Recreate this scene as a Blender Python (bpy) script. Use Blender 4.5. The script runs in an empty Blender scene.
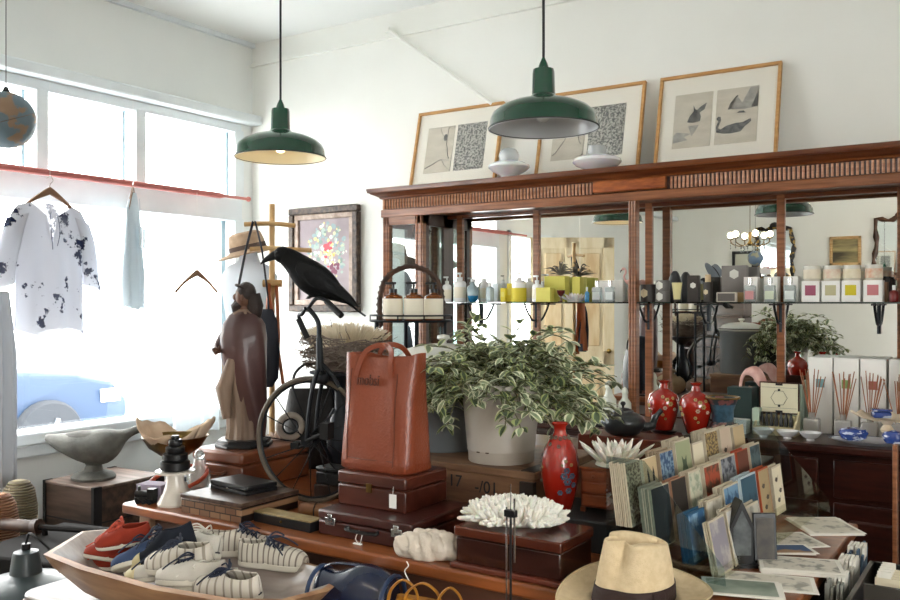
import bpy, bmesh, math, random
from mathutils import Vector, Matrix, Euler
R = random.Random(7)
PI = math.pi
scene = bpy.context.scene
COL = scene.collection
# ---------------------------------------------------------------- camera model
F, TH, EYE = 875.0, math.radians(33.5), 1.5
SN, CS = math.sin(TH), math.cos(TH)
def _xy(k, d): return (CS*k - SN)*d, (SN*k + CS)*d
def atd(u, v, d):
    x, y = _xy((u-450)/F, d); return Vector((x, y, EYE-(v-302)/F*d))
def atz(u, v, z): return atd(u, v, F*(EYE-z)/(v-302))
def aty(u, v, y): return atd(u, v, y/(SN*(u-450)/F+CS))
def atx(u, v, x): return atd(u, v, x/(CS*(u-450)/F-SN))
# ---------------------------------------------------------------- materials
def h(s):
    s = s.lstrip('#'); c = [int(s[i:i+2], 16)/255 for i in (0, 2, 4)]
    return tuple(x/12.92 if x <= .04045 else ((x+.055)/1.055)**2.4 for x in c)+(1,)
MC = {}
def mat(name, col, rough=.5, metal=0, col2=None, scale=8, stretch=(1,1,1), detail=3, lo=.35, hi=.65, bump=0, bscale=None,
        spec=.5, coat=0, trans=0, ior=1.45, emit=None, es=0, alpha=1, sheen=0, wave=None, sss=0, brick=None):
    if name in MC: return MC[name]
    m = bpy.data.materials.new(name); m.use_nodes = True
    nt = m.node_tree; N = nt.nodes; L = nt.links; b = N['Principled BSDF']
    c = h(col) if isinstance(col, str) else col
    b.inputs['Base Color'].default_value = c
    b.inputs['Roughness'].default_value = rough; b.inputs['Metallic'].default_value = metal
    b.inputs['Specular IOR Level'].default_value = spec; b.inputs['Coat Weight'].default_value = coat
    b.inputs['Coat Roughness'].default_value = .12
    b.inputs['Transmission Weight'].default_value = trans; b.inputs['IOR'].default_value = ior
    b.inputs['Alpha'].default_value = alpha; b.inputs['Sheen Weight'].default_value = sheen
    if sss:
        b.inputs['Subsurface Weight'].default_value = sss; b.inputs['Subsurface Scale'].default_value = .02
    if emit: b.inputs['Emission Color'].default_value = h(emit); b.inputs['Emission Strength'].default_value = es
    if col2 or bump or wave or brick:
        tc = N.new('ShaderNodeTexCoord'); mp = N.new('ShaderNodeMapping')
        L.new(tc.outputs['Object'], mp.inputs[0]); mp.inputs['Scale'].default_value = stretch
        if wave:
            tx = N.new('ShaderNodeTexWave'); tx.wave_type = 'BANDS'; tx.bands_direction = wave
            tx.inputs['Scale'].default_value = scale; tx.inputs['Distortion'].default_value = detail*.3
            out = tx.outputs['Fac']
        elif brick:
            tx = N.new('ShaderNodeTexBrick'); tx.inputs['Scale'].default_value = scale
            tx.inputs['Color1'].default_value = h('#ffffff'); tx.inputs['Color2'].default_value = h('#b0b0b0'); tx.inputs['Mortar'].default_value = (0,0,0,1)
            tx.inputs['Mortar Size'].default_value = brick; out = tx.outputs['Color']
        else:
            tx = N.new('ShaderNodeTexNoise'); tx.inputs['Scale'].default_value = scale; tx.inputs['Detail'].default_value = detail
            out = tx.outputs['Fac']
        L.new(mp.outputs[0], tx.inputs['Vector'])
        if col2:
            r = N.new('ShaderNodeValToRGB'); r.color_ramp.elements[0].position = lo; r.color_ramp.elements[1].position = hi
            r.color_ramp.elements[0].color = c; r.color_ramp.elements[1].color = h(col2)
            L.new(out, r.inputs[0]); L.new(r.outputs[0], b.inputs['Base Color'])
        if bump:
            bp = N.new('ShaderNodeBump'); bp.inputs['Strength'].default_value = bump; bp.inputs['Distance'].default_value = .01
            if bscale:
                t2 = N.new('ShaderNodeTexNoise'); t2.inputs['Scale'].default_value = bscale; t2.inputs['Detail'].default_value = 4
                L.new(mp.outputs[0], t2.inputs['Vector']); L.new(t2.outputs['Fac'], bp.inputs['Height'])
            else: L.new(out, bp.inputs['Height'])
            L.new(bp.outputs[0], b.inputs['Normal'])
    MC[name] = m; return m
def glassy(name, tint='#ffffff', mixf=.08, rough=0.0):
    if name in MC: return MC[name]
    m = bpy.data.materials.new(name); m.use_nodes = True; nt = m.node_tree; nt.nodes.clear()
    o = nt.nodes.new('ShaderNodeOutputMaterial'); t = nt.nodes.new('ShaderNodeBsdfTransparent'); g = nt.nodes.new('ShaderNodeBsdfGlossy')
    t.inputs[0].default_value = h(tint); g.inputs['Roughness'].default_value = rough
    x = nt.nodes.new('ShaderNodeMixShader'); x.inputs[0].default_value = mixf
    nt.links.new(t.outputs[0], x.inputs[1]); nt.links.new(g.outputs[0], x.inputs[2]); nt.links.new(x.outputs[0], o.inputs[0])
    MC[name] = m; return m
def cloth(name, col, col2=None, scale=5, lo=.5, hi=.56, tr=.5, alpha=.0):
    """thin translucent fabric"""
    if name in MC: return MC[name]
    m = bpy.data.materials.new(name); m.use_nodes = True; nt = m.node_tree; nt.nodes.clear(); N = nt.nodes; L = nt.links
    o = N.new('ShaderNodeOutputMaterial'); d = N.new('ShaderNodeBsdfDiffuse'); t = N.new('ShaderNodeBsdfTranslucent')
    x = N.new('ShaderNodeMixShader'); x.inputs[0].default_value = tr
    for n in (d, t): n.inputs[0].default_value = h(col)
    if col2:
        tc = N.new('ShaderNodeTexCoord'); tx = N.new('ShaderNodeTexNoise'); tx.inputs['Scale'].default_value = scale; tx.inputs['Detail'].default_value = 4
        tx.inputs['Roughness'].default_value = .65
        r = N.new('ShaderNodeValToRGB'); e = r.color_ramp.elements; e[0].position = lo; e[1].position = hi; e[0].color = h(col); e[1].color = h(col2)
        L.new(tc.outputs['Object'], tx.inputs['Vector']); L.new(tx.outputs['Fac'], r.inputs[0])
        for n in (d, t): L.new(r.outputs[0], n.inputs[0])
    L.new(d.outputs[0], x.inputs[1]); L.new(t.outputs[0], x.inputs[2])
    last = x
    if alpha:
        tp = N.new('ShaderNodeBsdfTransparent'); y = N.new('ShaderNodeMixShader'); y.inputs[0].default_value = alpha
        L.new(x.outputs[0], y.inputs[1]); L.new(tp.outputs[0], y.inputs[2]); last = y
    L.new(last.outputs[0], o.inputs[0]); MC[name] = m; return m
# ---------------------------------------------------------------- mesh builder
class MB:
    def __init__(s): s.b = bmesh.new(); s.mi = 0
    def _f(s, vs):
        try: f = s.b.faces.new(vs); f.material_index = s.mi; return f
        except ValueError: return None
    def box(s, x0, x1, y0, y1, z0, z1, M=None):
        v = [s.b.verts.new((x, y, z)) for z in (z0, z1) for y in (y0, y1) for x in (x0, x1)]
        if M is not None:
            for q in v: q.co = M @ q.co
        for f in ((0,2,3,1),(4,5,7,6),(0,1,5,4),(2,6,7,3),(0,4,6,2),(1,3,7,5)): s._f([v[i] for i in f])
        return s
    def cb(s, c, sz, M=None):
        m = Matrix.Translation(Vector(c)) @ (M.to_4x4() if M is not None else Matrix())
        return s.box(-sz[0]/2, sz[0]/2, -sz[1]/2, sz[1]/2, -sz[2]/2, sz[2]/2, m)
    def rings(s, rs, closed=True, cap=True, loop=False):
        vr = [[s.b.verts.new(p) for p in r] for r in rs]; n = len(vr[0]); k = len(vr)
        for i in range(k if loop else k-1):
            a, c = vr[i], vr[(i+1) % k]
            for j in range(n if closed else n-1):
                s._f([a[j], a[(j+1) % n], c[(j+1) % n], c[j]])
        if cap and closed and not loop: s._f(vr[0][::-1]); s._f(vr[-1])
        return s
    def lathe(s, prof, at=(0,0,0), seg=24, ex=1, ey=1, M=None, cap=True, a0=0):
        rs = []
        for r, z in prof:
            r = max(r, .0004)
            ring = [Vector((r*ex*math.cos(2*PI*j/seg+a0), r*ey*math.sin(2*PI*j/seg+a0), z)) for j in range(seg)]
            if M is not None: ring = [M @ p for p in ring]
            rs.append([p+Vector(at) for p in ring])
        return s.rings(rs, cap=cap)
    def tube(s, pts, r, seg=8, loop=False, cap=True, flat=1.0):
        pts = [Vector(p) for p in pts]; n = len(pts); rs = []
        up = None
        for i, p in enumerate(pts):
            if loop: t = pts[(i+1) % n]-pts[i-1]
            else: t = pts[min(i+1, n-1)]-pts[max(i-1, 0)]
            if t.length < 1e-9: t = Vector((0,0,1))
            t.normalize()
            if up is None: up = Vector((0,0,1)) if abs(t.z) < .9 else Vector((1,0,0))
            sd = t.cross(up)
            if sd.length < 1e-4: sd = t.cross(Vector((0,1,0)))
            sd.normalize(); up = sd.cross(t).normalized()
            rr = r[i] if isinstance(r, (list, tuple)) else r
            rs.append([p+sd*math.cos(2*PI*j/seg)*rr+up*math.sin(2*PI*j/seg)*rr*flat for j in range(seg)])
        return s.rings(rs, cap=cap, loop=loop)
    def cyl(s, a, b, r, r2=None, seg=12): return s.tube([a, b], [r, r if r2 is None else r2], seg)
    def sph(s, c, r, seg=16, n=9, M=None):
        r = (r, r, r) if not isinstance(r, (tuple, list)) else r
        rs = []
        for i in range(n):
            a = -PI/2+PI*i/(n-1); rr = max(math.cos(a), .01)
            ring = [Vector((r[0]*rr*math.cos(2*PI*j/seg), r[1]*rr*math.sin(2*PI*j/seg), r[2]*math.sin(a))) for j in range(seg)]
            if M is not None: ring = [M @ p for p in ring]
            rs.append([p+Vector(c) for p in ring])
        return s.rings(rs)
    def torus(s, c, Rr, r, M=None, seg=40, sseg=8, ex=1):
        pts = [Vector((Rr*ex*math.cos(2*PI*i/seg), Rr*math.sin(2*PI*i/seg), 0)) for i in range(seg)]
        if M is not None: pts = [M @ p for p in pts]
        return s.tube([p+Vector(c) for p in pts], r, sseg, loop=True)
    def prism(s, pts, z0, z1, M=None):
        a = [Vector((p[0], p[1], z0)) for p in pts]; b = [Vector((p[0], p[1], z1)) for p in pts]
        if M is not None: a = [M @ p for p in a]; b = [M @ p for p in b]
        return s.rings([a, b])
    def grid(s, fn, nu, nv):
        g = [[s.b.verts.new(fn(i/nu, j/nv)) for j in range(nv+1)] for i in range(nu+1)]
        for i in range(nu):
            for j in range(nv): s._f([g[i][j], g[i+1][j], g[i+1][j+1], g[i][j+1]])
        return s
    def done(s, name, m, parent=None, loc=None, rot=None, bevel=0, sub=0, solid=0, smooth=40, label=None, cat=None, group=None, kind=None, bseg=2, off=0):
        me = bpy.data.meshes.new(name); bmesh.ops.recalc_face_normals(s.b, faces=s.b.faces); s.b.to_mesh(me); s.b.free()
        o = bpy.data.objects.new(name, me); COL.objects.link(o)
        for x in (m if isinstance(m, (list, tuple)) else [m]): me.materials.append(x)
        if smooth:
            me.polygons.foreach_set('use_smooth', [True]*len(me.polygons)); me.set_sharp_from_angle(angle=math.radians(smooth))
        if parent is not None: o.parent = parent
        if loc is not None: o.location = loc
        if rot is not None: o.rotation_euler = rot if isinstance(rot, (tuple, list, Euler)) else (0, 0, rot)
        if solid:
            q = o.modifiers.new('s', 'SOLIDIFY'); q.thickness = solid; q.offset = off
        if bevel:
            q = o.modifiers.new('b', 'BEVEL'); q.width = bevel; q.segments = bseg; q.limit_method = 'ANGLE'; q.angle_limit = math.radians(50)
        if sub:
            q = o.modifiers.new('u', 'SUBSURF'); q.levels = sub; q.render_levels = sub
        tag(o, label, cat, group, kind); return o
def tag(o, label=None, cat=None, group=None, kind=None):
    if label: o['label'] = label
    if cat: o['category'] = cat
    if group: o['group'] = group
    if kind: o['kind'] = kind
    return o
def thing(name, label, cat, loc=(0,0,0), rz=0, group=None, rot=None):
    o = bpy.data.objects.new(name, None); COL.objects.link(o); o.empty_display_size = .05
    o.location = loc; o.rotation_euler = rot if rot is not None else (0, 0, rz)
    return tag(o, label, cat, group)
def kids(o): return [c for c in bpy.data.objects if c.parent is o]
def copy_tree(o, loc=None, rz=None, label=None, group=None, parent=None, ch=None):
    c = o.copy(); COL.objects.link(c)
    if parent is not None: c.parent = parent
    if loc is not None: c.location = loc
    if rz is not None: c.rotation_euler = (0, 0, rz) if not isinstance(rz, (tuple, list)) else rz
    if label: c['label'] = label
    if group: c['group'] = group
    for k in kids(o): copy_tree(k, parent=c)
    return c
def text(name, s, size, m, parent, loc, rot, depth=.001, label=None, sx=1):
    cu = bpy.data.curves.new(name, 'FONT'); cu.body = s; cu.size = size; cu.extrude = depth; cu.align_x = 'CENTER'; cu.align_y = 'CENTER'
    t = bpy.data.objects.new(name+'_t', cu); COL.objects.link(t); bpy.context.view_layer.update()
    me = bpy.data.meshes.new_from_object(t.evaluated_get(bpy.context.evaluated_depsgraph_get()))
    bpy.data.objects.remove(t); o = bpy.data.objects.new(name, me); COL.objects.link(o)
    me.materials.clear(); me.materials.append(m); o.parent = parent; o.location = loc; o.rotation_euler = rot; o.scale = (sx, 1, 1)
    return tag(o, label)
def RX(a): return Matrix.Rotation(a, 4, 'X')
def RY(a): return Matrix.Rotation(a, 4, 'Y')
def RZ(a): return Matrix.Rotation(a, 4, 'Z')
def TR(x, y, z): return Matrix.Translation((x, y, z))
def bez(pts, n=12):
    """Catmull-Rom through points"""
    P = [Vector(p) for p in pts]; P = [P[0]]+P+[P[-1]]; out = []
    for i in range(1, len(P)-2):
        a, b, c, d = P[i-1:i+3]
        for k in range(n):
            t = k/n
            out.append(.5*((2*b)+(c-a)*t+(2*a-5*b+4*c-d)*t*t+(3*b-a-3*c+d)*t**3))
    out.append(P[-2]); return out
# ---------------------------------------------------------------- palette
W_WALL = mat('wall_paint', '#eff0eb', .85, col2='#e9e9e3', scale=1.3, bump=.03, bscale=60)
W_WALL2 = mat('wall_paint_shaded', '#e2e4e1', .85, col2='#dcdfdd', scale=1.5, bump=.03, bscale=60)  # wall paint with the window wall's cool shade put into the colour
W_CEIL = mat('ceiling_paint', '#f1f3f1', .9)
W_TRIM = mat('white_gloss_trim', '#e2e8ea', .45, col2='#d7dee1', scale=4)
FLOOR = mat('floor_boards', '#3a2821', .65, col2='#33231c', scale=3, stretch=(1,12,1), bump=.1)
CAB = mat('cabinet_wood', '#98613f', .34, col2='#744428', scale=5, stretch=(1,1,14), detail=6, coat=.25)
CABH = mat('cabinet_wood_horizontal', '#78411f', .3, col2='#532815', scale=5, stretch=(1,12,14), detail=6, coat=.3)
CABL = mat('cabinet_flutes', '#c08a66', .38, col2='#a06a48', scale=9, stretch=(1,1,8))
CABO = mat('cabinet_orange_block', '#ad5f2a', .35, col2='#7d3b18', scale=14, stretch=(1,1,5), detail=5)
MAHO = mat('mahogany', '#3e1b13', .3, col2='#2a110d', scale=4, stretch=(2,1,10), coat=.3)
COUNTER = mat('counter_wood', '#95532b', .32, col2='#75401f', scale=4, stretch=(1,14,14), detail=6, coat=.35)
COUNTF = mat('counter_panel', '#6a4433', .6, col2='#523426', scale=4, stretch=(1,8,8))
PALEW = mat('pale_wood', '#cfae7c', .5, col2='#b98f5c', scale=6, stretch=(1,1,8))
BAMB = mat('bamboo', '#c9a878', .5, col2='#b08c5c', scale=10)
MIRROR = mat('mirror_glass', (.90,.915,.895,1), .0, 1)
BLACK = mat('black_paint', '#17181a', .35)
BLACKM = mat('black_matte', '#1b1c1e', .7)
IRON = mat('dark_iron', '#22262b', .45, .6)
WHITE = mat('white_plastic', '#efefec', .35)
PAPER = mat('white_paper', '#ebe7dd', .8)
CREAM = mat('cream_card', '#ddd2b8', .8)
CHROME = mat('chrome', '#c9c9c9', .15, 1)
BRASS = mat('brass', '#8f7440', .3, 1, col2='#6b5632', scale=12)
CLEAR = glassy('clear_acrylic', '#fafaf6', .06, .02)
# ================================================================ ROOM
XW, YB, HC = -4.54, 4.35, 3.304
XR, YR = 3.2, -4.5
def struct(name, mb, m, **k): return mb.done(name, m, kind='structure', **k)
struct('floor', MB().box(XW-.1, XR+.1, YR-.1, YB+.1, -.05, 0), FLOOR)
struct('ceiling', MB().box(XW-.1, XR+.1, YR-.1, YB+.1, HC, HC+.08), W_CEIL)
struct('wall_back', MB().box(XW-.1, XR+.1, YB, YB+.12, 0, HC), W_WALL)
struct('wall_rear', MB().box(XW-.1, XR+.1, YR-.12, YR, 0, HC), W_WALL)
# right wall with an unseen window added as fill light behind the camera
w = MB().box(XR, XR+.12, YR, -2.6, 0, HC).box(XR, XR+.12, .5, YB, 0, HC).box(XR, XR+.12, -2.6, .5, 0, .8).box(XR, XR+.12, -2.6, .5, 2.5, HC)
struct('wall_right', w, W_WALL)
# window wall: openings for pane (z .80-2.06) and transoms (z 2.20-2.66), doorway y -.45...50
Y0, Y1 = .75, 4.24
w = MB().box(XW-.12, XW, YR, -.45, 0, HC).box(XW-.12, XW, .55, Y0, 0, HC).box(XW-.12, XW, Y1, YB, 0, HC)
w.box(XW-.12, XW, Y0, Y1, 0, .72).box(XW-.12, XW, -.45, .55, 2.2, HC).box(XW-.12, XW, Y0, Y1, 2.70, HC)
struct('wall_left', w, W_WALL2)
mull = [4.24, 3.42, 2.78, 2.1, 1.42, .75]
WF = thing('window_1', None, None, (0,0,0)); WF['kind'] = 'structure'
fr = MB().box(XW-.10, XW+.015, Y0, Y1, 2.055, 2.205).box(XW-.10, XW+.01, Y0, Y1, 2.665, 2.72)
for i, y in enumerate(mull):
    a, b = (y-.035, y+.035) if 0 < i < len(mull)-1 else ((y-.06, y+.02) if i == 0 else (y-.02, y+.05))
    fr.box(XW-.10, XW+.012, a, b, 2.19, 2.68)
    if i in (0, 3, 5): fr.box(XW-.10, XW+.012, a, b, .78, 2.07)
fr.done('window_frame', W_TRIM, WF, bevel=.004)
st = MB()
for y in mull[:-1]: st.box(XW-.085, XW-.06, y-.078, y-.062, 2.2, 2.67)
st.box(XW-.085, XW-.06, 4.12, 4.16, .8, 2.06)
st.done('window_stop', mat('blue_grey_trim', '#a8c0cc', .5), WF)
for i in range(5): MB().box(XW-.06, XW-.055, mull[i+1], mull[i], 2.2, 2.67).done('window_pane', glassy('window_glass', '#fdfefe', .05), WF)
MB().box(XW-.06, XW-.055, Y0, 2.1, .8, 2.06).done('window_pane', MC['window_glass'], WF)
MB().box(XW-.06, XW-.055, 2.1, Y1, .8, 2.06).done('window_pane', MC['window_glass'], WF)
struct('trim_1', MB().box(XW, XW+.10, YR, YB, 2.725, 2.79), W_TRIM, bevel=.012)
struct('trim_2', MB().box(XW-.1, XW+.09, Y0-.05, Y1+.04, .73, .80).box(XW-.02, XW+.05, Y0, Y1, .66, .73), W_TRIM, bevel=.012)
struct('trim_3', MB().box(XW, XR, YB-.025, YB, 3.14, 3.16), W_WALL)
struct('trim_4', MB().box(XW, XW+.03, YR, YB, HC-.03, HC), W_TRIM)
struct('baseboard_back', MB().box(XW, XR, YB-.02, YB, 0, .15), W_TRIM)
a, b = aty(388, 30, 4.32), aty(492, 104, 4.32)
struct('trim_5', MB().cyl(a, b, .011, seg=8).cb(a, (.03, .03, .03)), W_WALL)
WR = thing('fill_window', None, None); WR['kind'] = 'structure'  # out of view, added to let fill light in from the right
fr = MB()
for y in (-2.6, -1.07, .44): fr.box(XR-.01, XR+.1, y, y+.06, .8, 2.5)
fr.box(XR-.01, XR+.1, -2.6, .5, .8, .86).box(XR-.01, XR+.1, -2.6, .5, 2.44, 2.5).done('window_frame', W_TRIM, WR)
MB().box(XR+.05, XR+.055, -2.6, .5, .8, 2.5).done('window_pane', MC['window_glass'], WR)
# open pine entrance door (seen in the mirrors)
PINE = mat('stripped_pine', '#dccdae', .6, col2='#cbb894', scale=5, stretch=(3,3,.6), detail=5)
D = thing('door_1', None, None, (-4.27, .56, 0), math.radians(-34)); D['kind'] = 'structure'
MB().box(0, .86, -.02, .02, .01, 2.16).done('door_leaf', PINE, D)
st = MB()
for s in (-1, 1):
    y0, y1 = (.02, .03) if s > 0 else (-.03, -.02)
    for z0, z1 in ((.0, .12), (.85, 1.0), (2.05, 2.16)): st.box(0, .86, y0, y1, max(z0, .01), z1)
    for x0, x1 in ((0, .11), (.36, .50), (.75, .86)): st.box(x0, x1, y0, y1, .01, 2.16)
st.done('door_rail', PINE, D, bevel=.003)
for x0 in (.15, .54):
    for z0, z1 in ((.16, .8), (1.05, 2.0)):
        MB().box(x0, x0+.17, .02, .034, z0, z1).box(x0, x0+.17, -.034, -.02, z0, z1).done('door_panel', mat('pine_panel', '#d6c19c', .6, col2='#c4a67e', scale=5, stretch=(3,3,.6)), D, bevel=.01)
MB().sph((.80, .06, 1.0), .025).sph((.80, -.06, 1.0), .025).cyl((.8, -.06, 1), (.8, .06, 1), .01).done('door_handle', BRASS, D)
struct('trim_6', MB().box(XW-.1, XW+.02, .5, .56, 0, 2.25).box(XW-.1, XW+.02, -.51, -.45, 0, 2.25).box(XW-.1, XW+.02, -.51, .56, 2.19, 2.25), W_TRIM)
# ---------------------------------------------------------------- outside
OUT = mat('pavement', '#cfd2d4', .9)
struct('ground_1', MB().box(-40, XW-.13, -30, 40, -.12, -.05), OUT)
struct('ground_2', MB().box(XR+.13, 30, -30, 30, -.12, -.05), OUT)
CP = mat('car_paint', '#1c3450', .5); CT = mat('tyre', '#30343a', .8); CG = glassy('car_glass', '#7f97a8', .3)
car = thing('car', 'blue car parked in the street outside the shop window', 'car', (-7.35, 1.0, -.05))
bd = MB(); secs = [(0,.55,.30,.72),(.1,.45,.78,.9),(.6,.25,.93,.92),(1.0,.22,1.40,.75),(2.3,.22,1.45,.74),(3.0,.22,.95,.88),(3.9,.22,.88,.90),(4.25,.28,.78,.86),(4.4,.4,.6,.7)]
rs = []
for y, zb, zt, hw in secs:
    zt = max(zt, zb+.15); zm = min(zt, .85); W2 = .86
    rs.append([Vector((-.86-W2*.95, y, zb)), Vector((-.86-W2, y, (zb+zm)/2)), Vector((-.86-W2*.97, y, zm)), Vector((-.86-W2*hw, y, zt)),
               Vector((-.86+W2*hw, y, zt)), Vector((-.86+W2*.97, y, zm)), Vector((-.86+W2, y, (zb+zm)/2)), Vector((-.86+W2*.95, y, zb))])
bd.rings(rs).done('body', CP, car, bevel=.03)
for y in (.85, 3.55):
    for x in (-.02, -1.7):
        q = MB().lathe([(.2, -.1), (.31, -.1), (.335, -.06), (.335, .06), (.31, .1), (.2, .1)], (x, y, .335), 28, M=RY(PI/2)).done('tyre', CT, car)
        wk = MB().lathe([(.02, .09), (.06, .11), (.19, .09), (.2, -.05), (.02, -.05)], (x, y, .335), 24, M=RY(PI/2))
        for k in range(5):
            t = 2*PI*k/5; wk.cb((x+.1, y+.1*math.cos(t), .335+.1*math.sin(t)), (.03, .16, .04), RX(t))
        wk.done('hub', mat('alloy', '#9aa4ad', .3, .8), q)
MB().box(-.02, .01, 1.1, 2.9, .93, 1.33).done('side_window', CG, car)
MB().box(-.03, .015, 4.1, 4.3, .6, .72).done('headlamp', WHITE, car)
# ================================================================ MIRRORED CABINET
XL, XC2, YM, YF, ZD = -3.105, -.095, 4.25, 3.99, .92
cab = thing('mirrored_cabinet', 'long brown wooden cabinet with mirrored back, fluted frieze and glass shelf against the back wall', 'cabinet', (0, 0, 0))
# lower body
b = MB().box(XL-.02, XC2+.02, 3.86, 4.33, .08, .88).box(XL, XC2, 3.90, 4.33, 0, .08); b.done('base_body', MAHO, cab)
MB().box(XL-.05, XC2+.05, 3.80, 4.33, .885, ZD).done('desk_top', MAHO, cab, bevel=.008)
n = 5; wd = (XC2-XL)/n
for i in range(n):
    x0 = XL+i*wd
    dr = MB().box(x0+.03, x0+wd-.03, 3.845, 3.86, .70, .855).done('drawer_front', MAHO, cab, bevel=.004)
    p = MB().box(x0+.03, x0+wd-.03, 3.84, 3.86, .12, .68).done('door', MAHO, cab, bevel=.004)
    MB().box(x0+.09, x0+wd-.09, 3.825, 3.845, .18, .62).done('raised_panel', MAHO, p, bevel=.014)
    MB().sph((x0+wd-.06, 3.83, .42), .012, 10, 6).done('knob', BRASS, p)
# back board + mirrors
MB().box(XL, XC2, YM+.01, YM+.03, ZD, 2.06).done('back_board', MAHO, cab)
posts = [-2.74, -2.243, -1.603, -.963, -.46]
edges = [XL+.02]+posts+[XC2-.02]
for i in range(len(edges)-1):
    MB().box(edges[i]+.012, edges[i+1]-.012, YM, YM+.008, ZD+.01, 2.0).done('mirror_panel', MIRROR, cab, smooth=0)
for x in posts:
    MB().box(x-.018, x+.018, YM-.014, YM+.01, ZD, 2.02).done('mirror_stile', CAB, cab, bevel=.003)
MB().box(XL, XC2, YM-.012, YM+.01, 1.98, 2.02).done('mirror_rail', CABH, cab)
# underside / frieze / cornice
MB().box(XL, XC2, YF+.01, YM+.03, 2.0, 2.03).done('canopy', CABH, cab)
MB().box(XL-.012, XC2+.012, YF-.006, YF+.03, 1.985, 2.03).box(XL-.012, XL+.02, YF, YM+.03, 1.985, 2.03).done('frieze_moulding', CAB, cab, bevel=.006)
MB().box(XL, XC2, YF+.006, YM+.03, 2.02, 2.10).done('frieze', MAHO, cab)
fl = MB(); f2 = MB(); fs = MB(); k = 0; x = XL+.004
while x < XC2-.01:
    if not (-1.80 < x < -1.41): (fl if x < -1.6 else f2).cyl((x+.006, YF+.004, 2.033), (x+.006, YF+.004, 2.09), .0062, seg=6)
    x += .0195
y = YF+.01
while y < YM: fs.cyl((XL-.001, y, 2.033), (XL-.001, y, 2.09), .0065, seg=6); y += .0195
fl.done('fluting', CABL, cab); f2.done('fluting', CABL, cab); fs.done('fluting', CABL, cab)
MB().box(-1.79, -1.42, YF-.02, YF+.02, 2.034, 2.092).done('centre_block', CABO, cab, bevel=.006)
prof = [(0, 2.088), (.012, 2.092), (.016, 2.10), (.03, 2.108), (.052, 2.118), (.058, 2.124), (.064, 2.124), (.068, 2.14), (.068, 2.148)]
rs = []
for o_, z in prof: rs.append([Vector((XL-o_, YM+.03, z)), Vector((XL-o_, YF-o_, z)), Vector((XC2+o_, YF-o_, z)), Vector((XC2+o_, YM+.03, z))])
MB().rings(rs).done('cornice', CABH, cab, smooth=25)
# end towers (glazed)
def tower(x0, x1, inner):
    t = .022
    d = MB()
    for a, b_ in ((x0, x0+.045), (x1-.055, x1)): d.box(a, b_, YF, YF+.035, ZD, 2.0)
    d.box(x0, x1, YF, YF+.035, 1.94, 2.0).box(x0, x1, YF, YF+.035, ZD, ZD+.08)
    for a in (x0+.012, x0+.03, x1-.012, x1-.042): d.cyl((a, YF, ZD), (a, YF, 1.985), .005, seg=6)
    d.done('tower_frame', CAB, cab, bevel=.002)
    s = MB()
    for xs in (x0+.008, x1-.012):
        s.box(xs-.008, xs+.012, YF+.03, YF+.06, ZD, 2.0).box(xs-.008, xs+.012, YM-.05, YM, ZD, 2.0).box(xs-.008, xs+.012, YF+.03, YM, 1.93, 2.0)
    s.done('tower_side_frame', mat('cabinet_dark', '#3a2219', .35), cab)
    MB().box(x0+.045, x1-.055, YF+.015, YF+.02, ZD+.08, 1.94).done('bevelled_glass', glassy('cabinet_glass', '#e6efee', .22), cab, smooth=0)
    xi = x1-.01 if inner > 0 else x0+.01
    MB().box(xi-.002, xi+.002, YF+.06, YM-.05, ZD+.02, 1.93).done('side_glass', MC['cabinet_glass'], cab, smooth=0)
tower(XL, -2.822, 1); tower(-.378, XC2, -1)
# free-standing front column
c = MB().box(-1.612, -1.572, YF+.005, YF+.045, ZD, 2.0)
for a in (-1.606, -1.592, -1.578): c.cyl((a, YF+.005, ZD), (a, YF+.005, 1.99), .006, seg=8)
c.done('front_column', CAB, cab)
# glass shelf on iron brackets
SHY0, SHY1, ZS = 4.0, 4.236, 1.5
MB().box(-2.81, -.39, SHY0, SHY1, ZS-.007, ZS).done('glass_shelf', glassy('shelf_glass', '#5f8d86', .12), cab, smooth=0)
for x in (-2.6, -2.243, -1.603, -1.3, -.963, -.55):
    MB().tube(bez([(x, YM-.01, 1.40), (x, YM-.06, 1.405), (x, YM-.12, 1.46), (x, YM-.14, 1.492)], 5), .006, 6).cyl((x, YM-.01, 1.36), (x, YM-.01, 1.492), .008, seg=6).cyl((x, YM-.01, 1.488), (x, 4.03, 1.488), .004, seg=6).done('shelf_bracket', IRON, cab)
# ---------------------------------------------------------------- framed prints on top
FRW = mat('frame_oak', '#c79a63', .45, col2='#b5854e', scale=9, stretch=(1,1,6)); MATB = mat('mount_board', '#ece8dc', .85)
GLZ = glassy('picture_glass', '#ffffff', .05)
def framed(xl, label, p1, p2, extra=None):
    fw, fh = .595, .505; lean = math.atan2(.115, fh)
    t = thing('framed_print', label, 'picture', (xl, 4.215, 2.149), rot=(-lean, 0, 0), group='framed prints on top of the cabinet')
    w_ = .016
    f = MB().box(0, fw, -.01, .012, 0, w_).box(0, fw, -.01, .012, fh-w_, fh).box(0, w_, -.01, .012, w_, fh-w_).box(fw-w_, fw, -.01, .012, w_, fh-w_)
    f.done('frame', FRW, t, bevel=.002)
    MB().box(w_, fw-w_, .004, .01, w_, fh-w_).done('mount', MATB, t)
    zb, zt = .115, .40
    for k, (a, b_) in enumerate(((.085, .275), (.295, .495))):
        o = MB().box(a, b_, .002, .0045, zb, zt).done('photograph', p1 if k == 0 else p2, t)
        if extra: extra(k, a, b_, zb, zt, o)
    MB().box(w_, fw-w_, -.003, -.002, w_, fh-w_).done('picture_glass', GLZ, t, smooth=0)
    return t
PH = mat('print_paper', '#cfc8b8', .8, col2='#bdb6a6', scale=9, lo=.3, hi=.7, stretch=(1,1,3)); INK = mat('print_ink', '#3c3f40', .8, col2='#6d6e6a', scale=40)
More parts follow.
